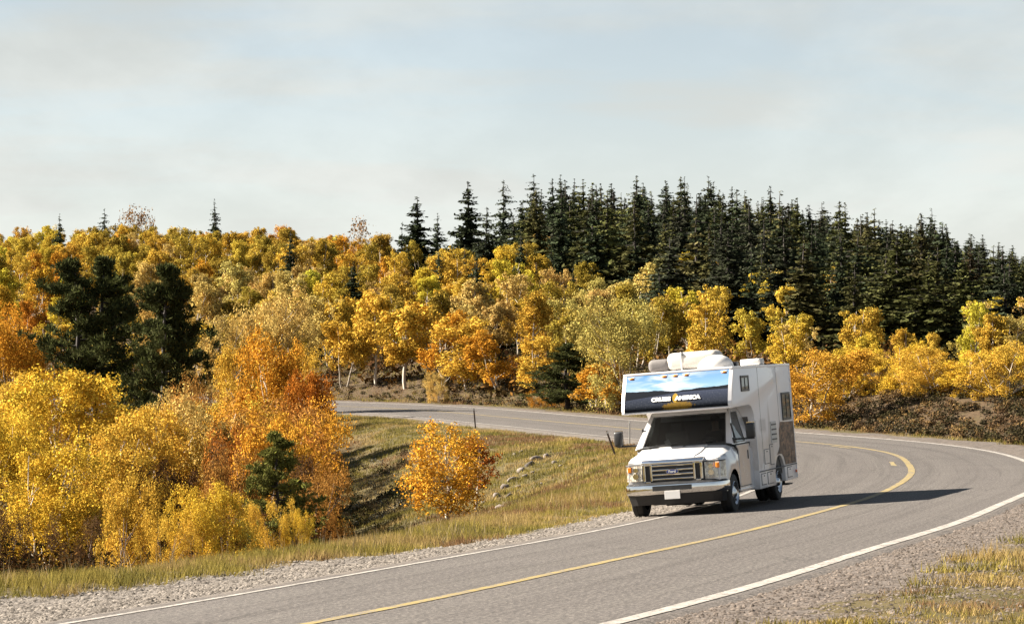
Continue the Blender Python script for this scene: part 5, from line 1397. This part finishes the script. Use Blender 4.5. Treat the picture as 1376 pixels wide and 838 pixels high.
# bumper: chrome bar that wraps round, with a dark slot
bp = [(-1.00, 0.36), (-0.995, 0.60), (-0.94, 0.76), (-0.78, 0.85), (-0.42, 0.89), (0, 0.90), (0.42, 0.89), (0.78, 0.85), (0.94, 0.76), (0.995, 0.60), (1.00, 0.36)]
pz = [(0.655, -0.05), (0.648, 0.0), (0.60, 0.014), (0.54, 0.012), (0.485, -0.005), (0.462, -0.05)]
bm_ = B(); RR = []
for z, off in pz:
    RR.append([bm_.bm.verts.new((x * (1 + off * 0.4), y + off, z)) for x, y in bp])
for i in range(len(pz) - 1):
    for j in range(len(bp) - 1): bm_.bm.faces.new((RR[i][j], RR[i][j + 1], RR[i + 1][j + 1], RR[i + 1][j]))
bump = bm_.mk('bumper', 'chrome', sm_ang=60)
B().strip([(x * 0.99, y - 0.03, 0.655) for x, y in bp], [(x * 0.96, y - 0.12, 0.70) for x, y in bp]).mk('bumper_top', 'black_plastic', bump)
bq = [p for p in bp if abs(p[0]) <= 0.43]
B().strip([(x * 0.92, y + 0.020, 0.632) for x, y in bq], [(x * 0.92, y + 0.022, 0.540) for x, y in bq]).mk('air_intake', 'black_plastic', bump)
B().strip([(x * 0.985, y - 0.035, 0.465) for x, y in bp[1:-1]], [(x * 0.95, y - 0.13, 0.27) for x, y in bp[1:-1]]).mk('valance', 'black_plastic', bump)
pl_ = B().box((0, 0.925, 0.452), (0.305, 0.008, 0.155), 0.003).mk('number_plate', 'plate_white', bump)
B().box((0, 0.55, 0.30), (0.9, 0.3, 0.08)).box((0.15, -0.2, 0.27), (0.5, 0.3, 0.14)).box((0, 0, 0.36), (1.6, 0.10, 0.10)).box((0, AX, 0.38), (1.7, 0.12, 0.12)).mk('axle', 'dark_metal')
# wheels
def wheel(x, y, s, r=0.375, w=0.23, dual=False):
    p = [(r * 0.60, -w / 2), (r * 0.86, -w / 2), (r * 0.96, -w / 2 + 0.015), (r, -w / 2 + 0.05), (r, -0.012), (r - 0.012, -0.006), (r - 0.012, 0.006), (r, 0.012), (r, w / 2 - 0.05), (r * 0.96, w / 2 - 0.015), (r * 0.86, w / 2), (r * 0.60, w / 2)]
    ww = B().lathe(p, (x, y, r)).mk('wheel', 'rubber', sm_ang=40)
    o_ = s * (w / 2)
    rp_ = [(r * 0.61, -s * w * 0.45), (r * 0.62, o_), (r * 0.585, o_ + s * 0.012), (r * 0.55, o_ - s * 0.01), (r * 0.50, o_ - s * 0.03), (r * 0.30, o_ - s * 0.015 if not dual else o_ - s * 0.07), (r * 0.20, o_ + s * 0.01), (r * 0.14, o_ + s * 0.025), (0.001, o_ + s * 0.03)]
    rim = B().lathe(rp_, (x, y, r)).mk('rim', 'steel_rim', ww, sm_ang=50)
    hb = B()
    for k in range(8):
        a = k / 8 * 6.2832 + 0.2
        hb.ball((x + o_ - s * 0.018 + (0 if not dual else -s * 0.03), y + r * 0.42 * math.cos(a), r + r * 0.42 * math.sin(a)), (0.016, 0.027, 0.027), 2)
    hb.mk('rim_hole', 'black_plastic', ww)
    return ww
for s in (-1, 1):
    fw = wheel(s * 0.885, 0, s)
    wheel(s * 0.93, AX, s, 0.375, 0.21, True)
    wheel(s * 0.69, AX, s, 0.375, 0.21, True)
# ---- driver
sk = bpy.data.meshes.new('person')
J = {'pel': (-0.42, -1.10, 1.02, .15), 'wst': (-0.42, -1.14, 1.20, .13), 'chs': (-0.42, -1.17, 1.40, .155), 'nek': (-0.42, -1.15, 1.56, .06), 'hd1': (-0.42, -1.13, 1.65, .075), 'hd2': (-0.42, -1.13, 1.76, .085), 'hd3': (-0.42, -1.13, 1.82, .055),
     'shL': (-0.60, -1.15, 1.47, .065), 'elL': (-0.66, -0.98, 1.24, .045), 'wrL': (-0.56, -0.74, 1.33, .03), 'hnL': (-0.55, -0.67, 1.38, .035),
     'shR': (-0.24, -1.15, 1.47, .065), 'elR': (-0.18, -0.98, 1.24, .045), 'wrR': (-0.28, -0.74, 1.33, .03), 'hnR': (-0.29, -0.67, 1.38, .035),
     'knL': (-0.52, -0.66, 1.02, .075), 'ftL': (-0.52, -0.50, 0.62, .05), 'knR': (-0.32, -0.66, 1.02, .075), 'ftR': (-0.32, -0.50, 0.62, .05)}
ks = list(J); E_ = [('pel', 'wst'), ('wst', 'chs'), ('chs', 'nek'), ('nek', 'hd1'), ('hd1', 'hd2'), ('hd2', 'hd3'), ('chs', 'shL'), ('shL', 'elL'), ('elL', 'wrL'), ('wrL', 'hnL'), ('chs', 'shR'), ('shR', 'elR'), ('elR', 'wrR'), ('wrR', 'hnR'), ('pel', 'knL'), ('knL', 'ftL'), ('pel', 'knR'), ('knR', 'ftR')]
sk.from_pydata([J[k][:3] for k in ks], [(ks.index(a), ks.index(c)) for a, c in E_], [])
po = bpy.data.objects.new('body', sk); COL.objects.link(po)
mo = po.modifiers.new('s', 'SKIN'); po.modifiers.new('u', 'SUBSURF').render_levels = 1
for i, k in enumerate(ks):
    r = J[k][3]; sk.skin_vertices[0].data[i].radius = (r, r * (0.75 if k in ('chs', 'wst', 'pel') else 1)); sk.skin_vertices[0].data[i].use_root = (k == 'pel')
bpy.context.view_layer.update()
me = bpy.data.meshes.new_from_object(po.evaluated_get(bpy.context.evaluated_depsgraph_get())); bpy.data.objects.remove(po)
person = empty('person', label='driver in a dark shirt with both hands on the wheel behind the motorhome windscreen', cat='person')
person.matrix_world = RV.matrix_world.copy()
bo = link('body', me, 'shirt', person, True)
me.materials.append(MATS['skin'])
for p in me.polygons:
    if p.center.z > 1.57 or (p.center.y > -0.80 and p.center.z > 1.2): p.material_index = 1
B().ball((-0.42, -1.155, 1.80), (0.092, 0.105, 0.085), 3).mk('hair', 'hair', bo, smooth=True)
B().ball((-0.42, -1.035, 1.72), (0.016, 0.025, 0.022)).mk('nose', 'skin', bo, smooth=True)
for s in (-1, 1): B().ball((-0.42 + s * 0.03, -1.050, 1.745), (0.011, 0.008, 0.008)).mk('eye', 'black_plastic', bo)
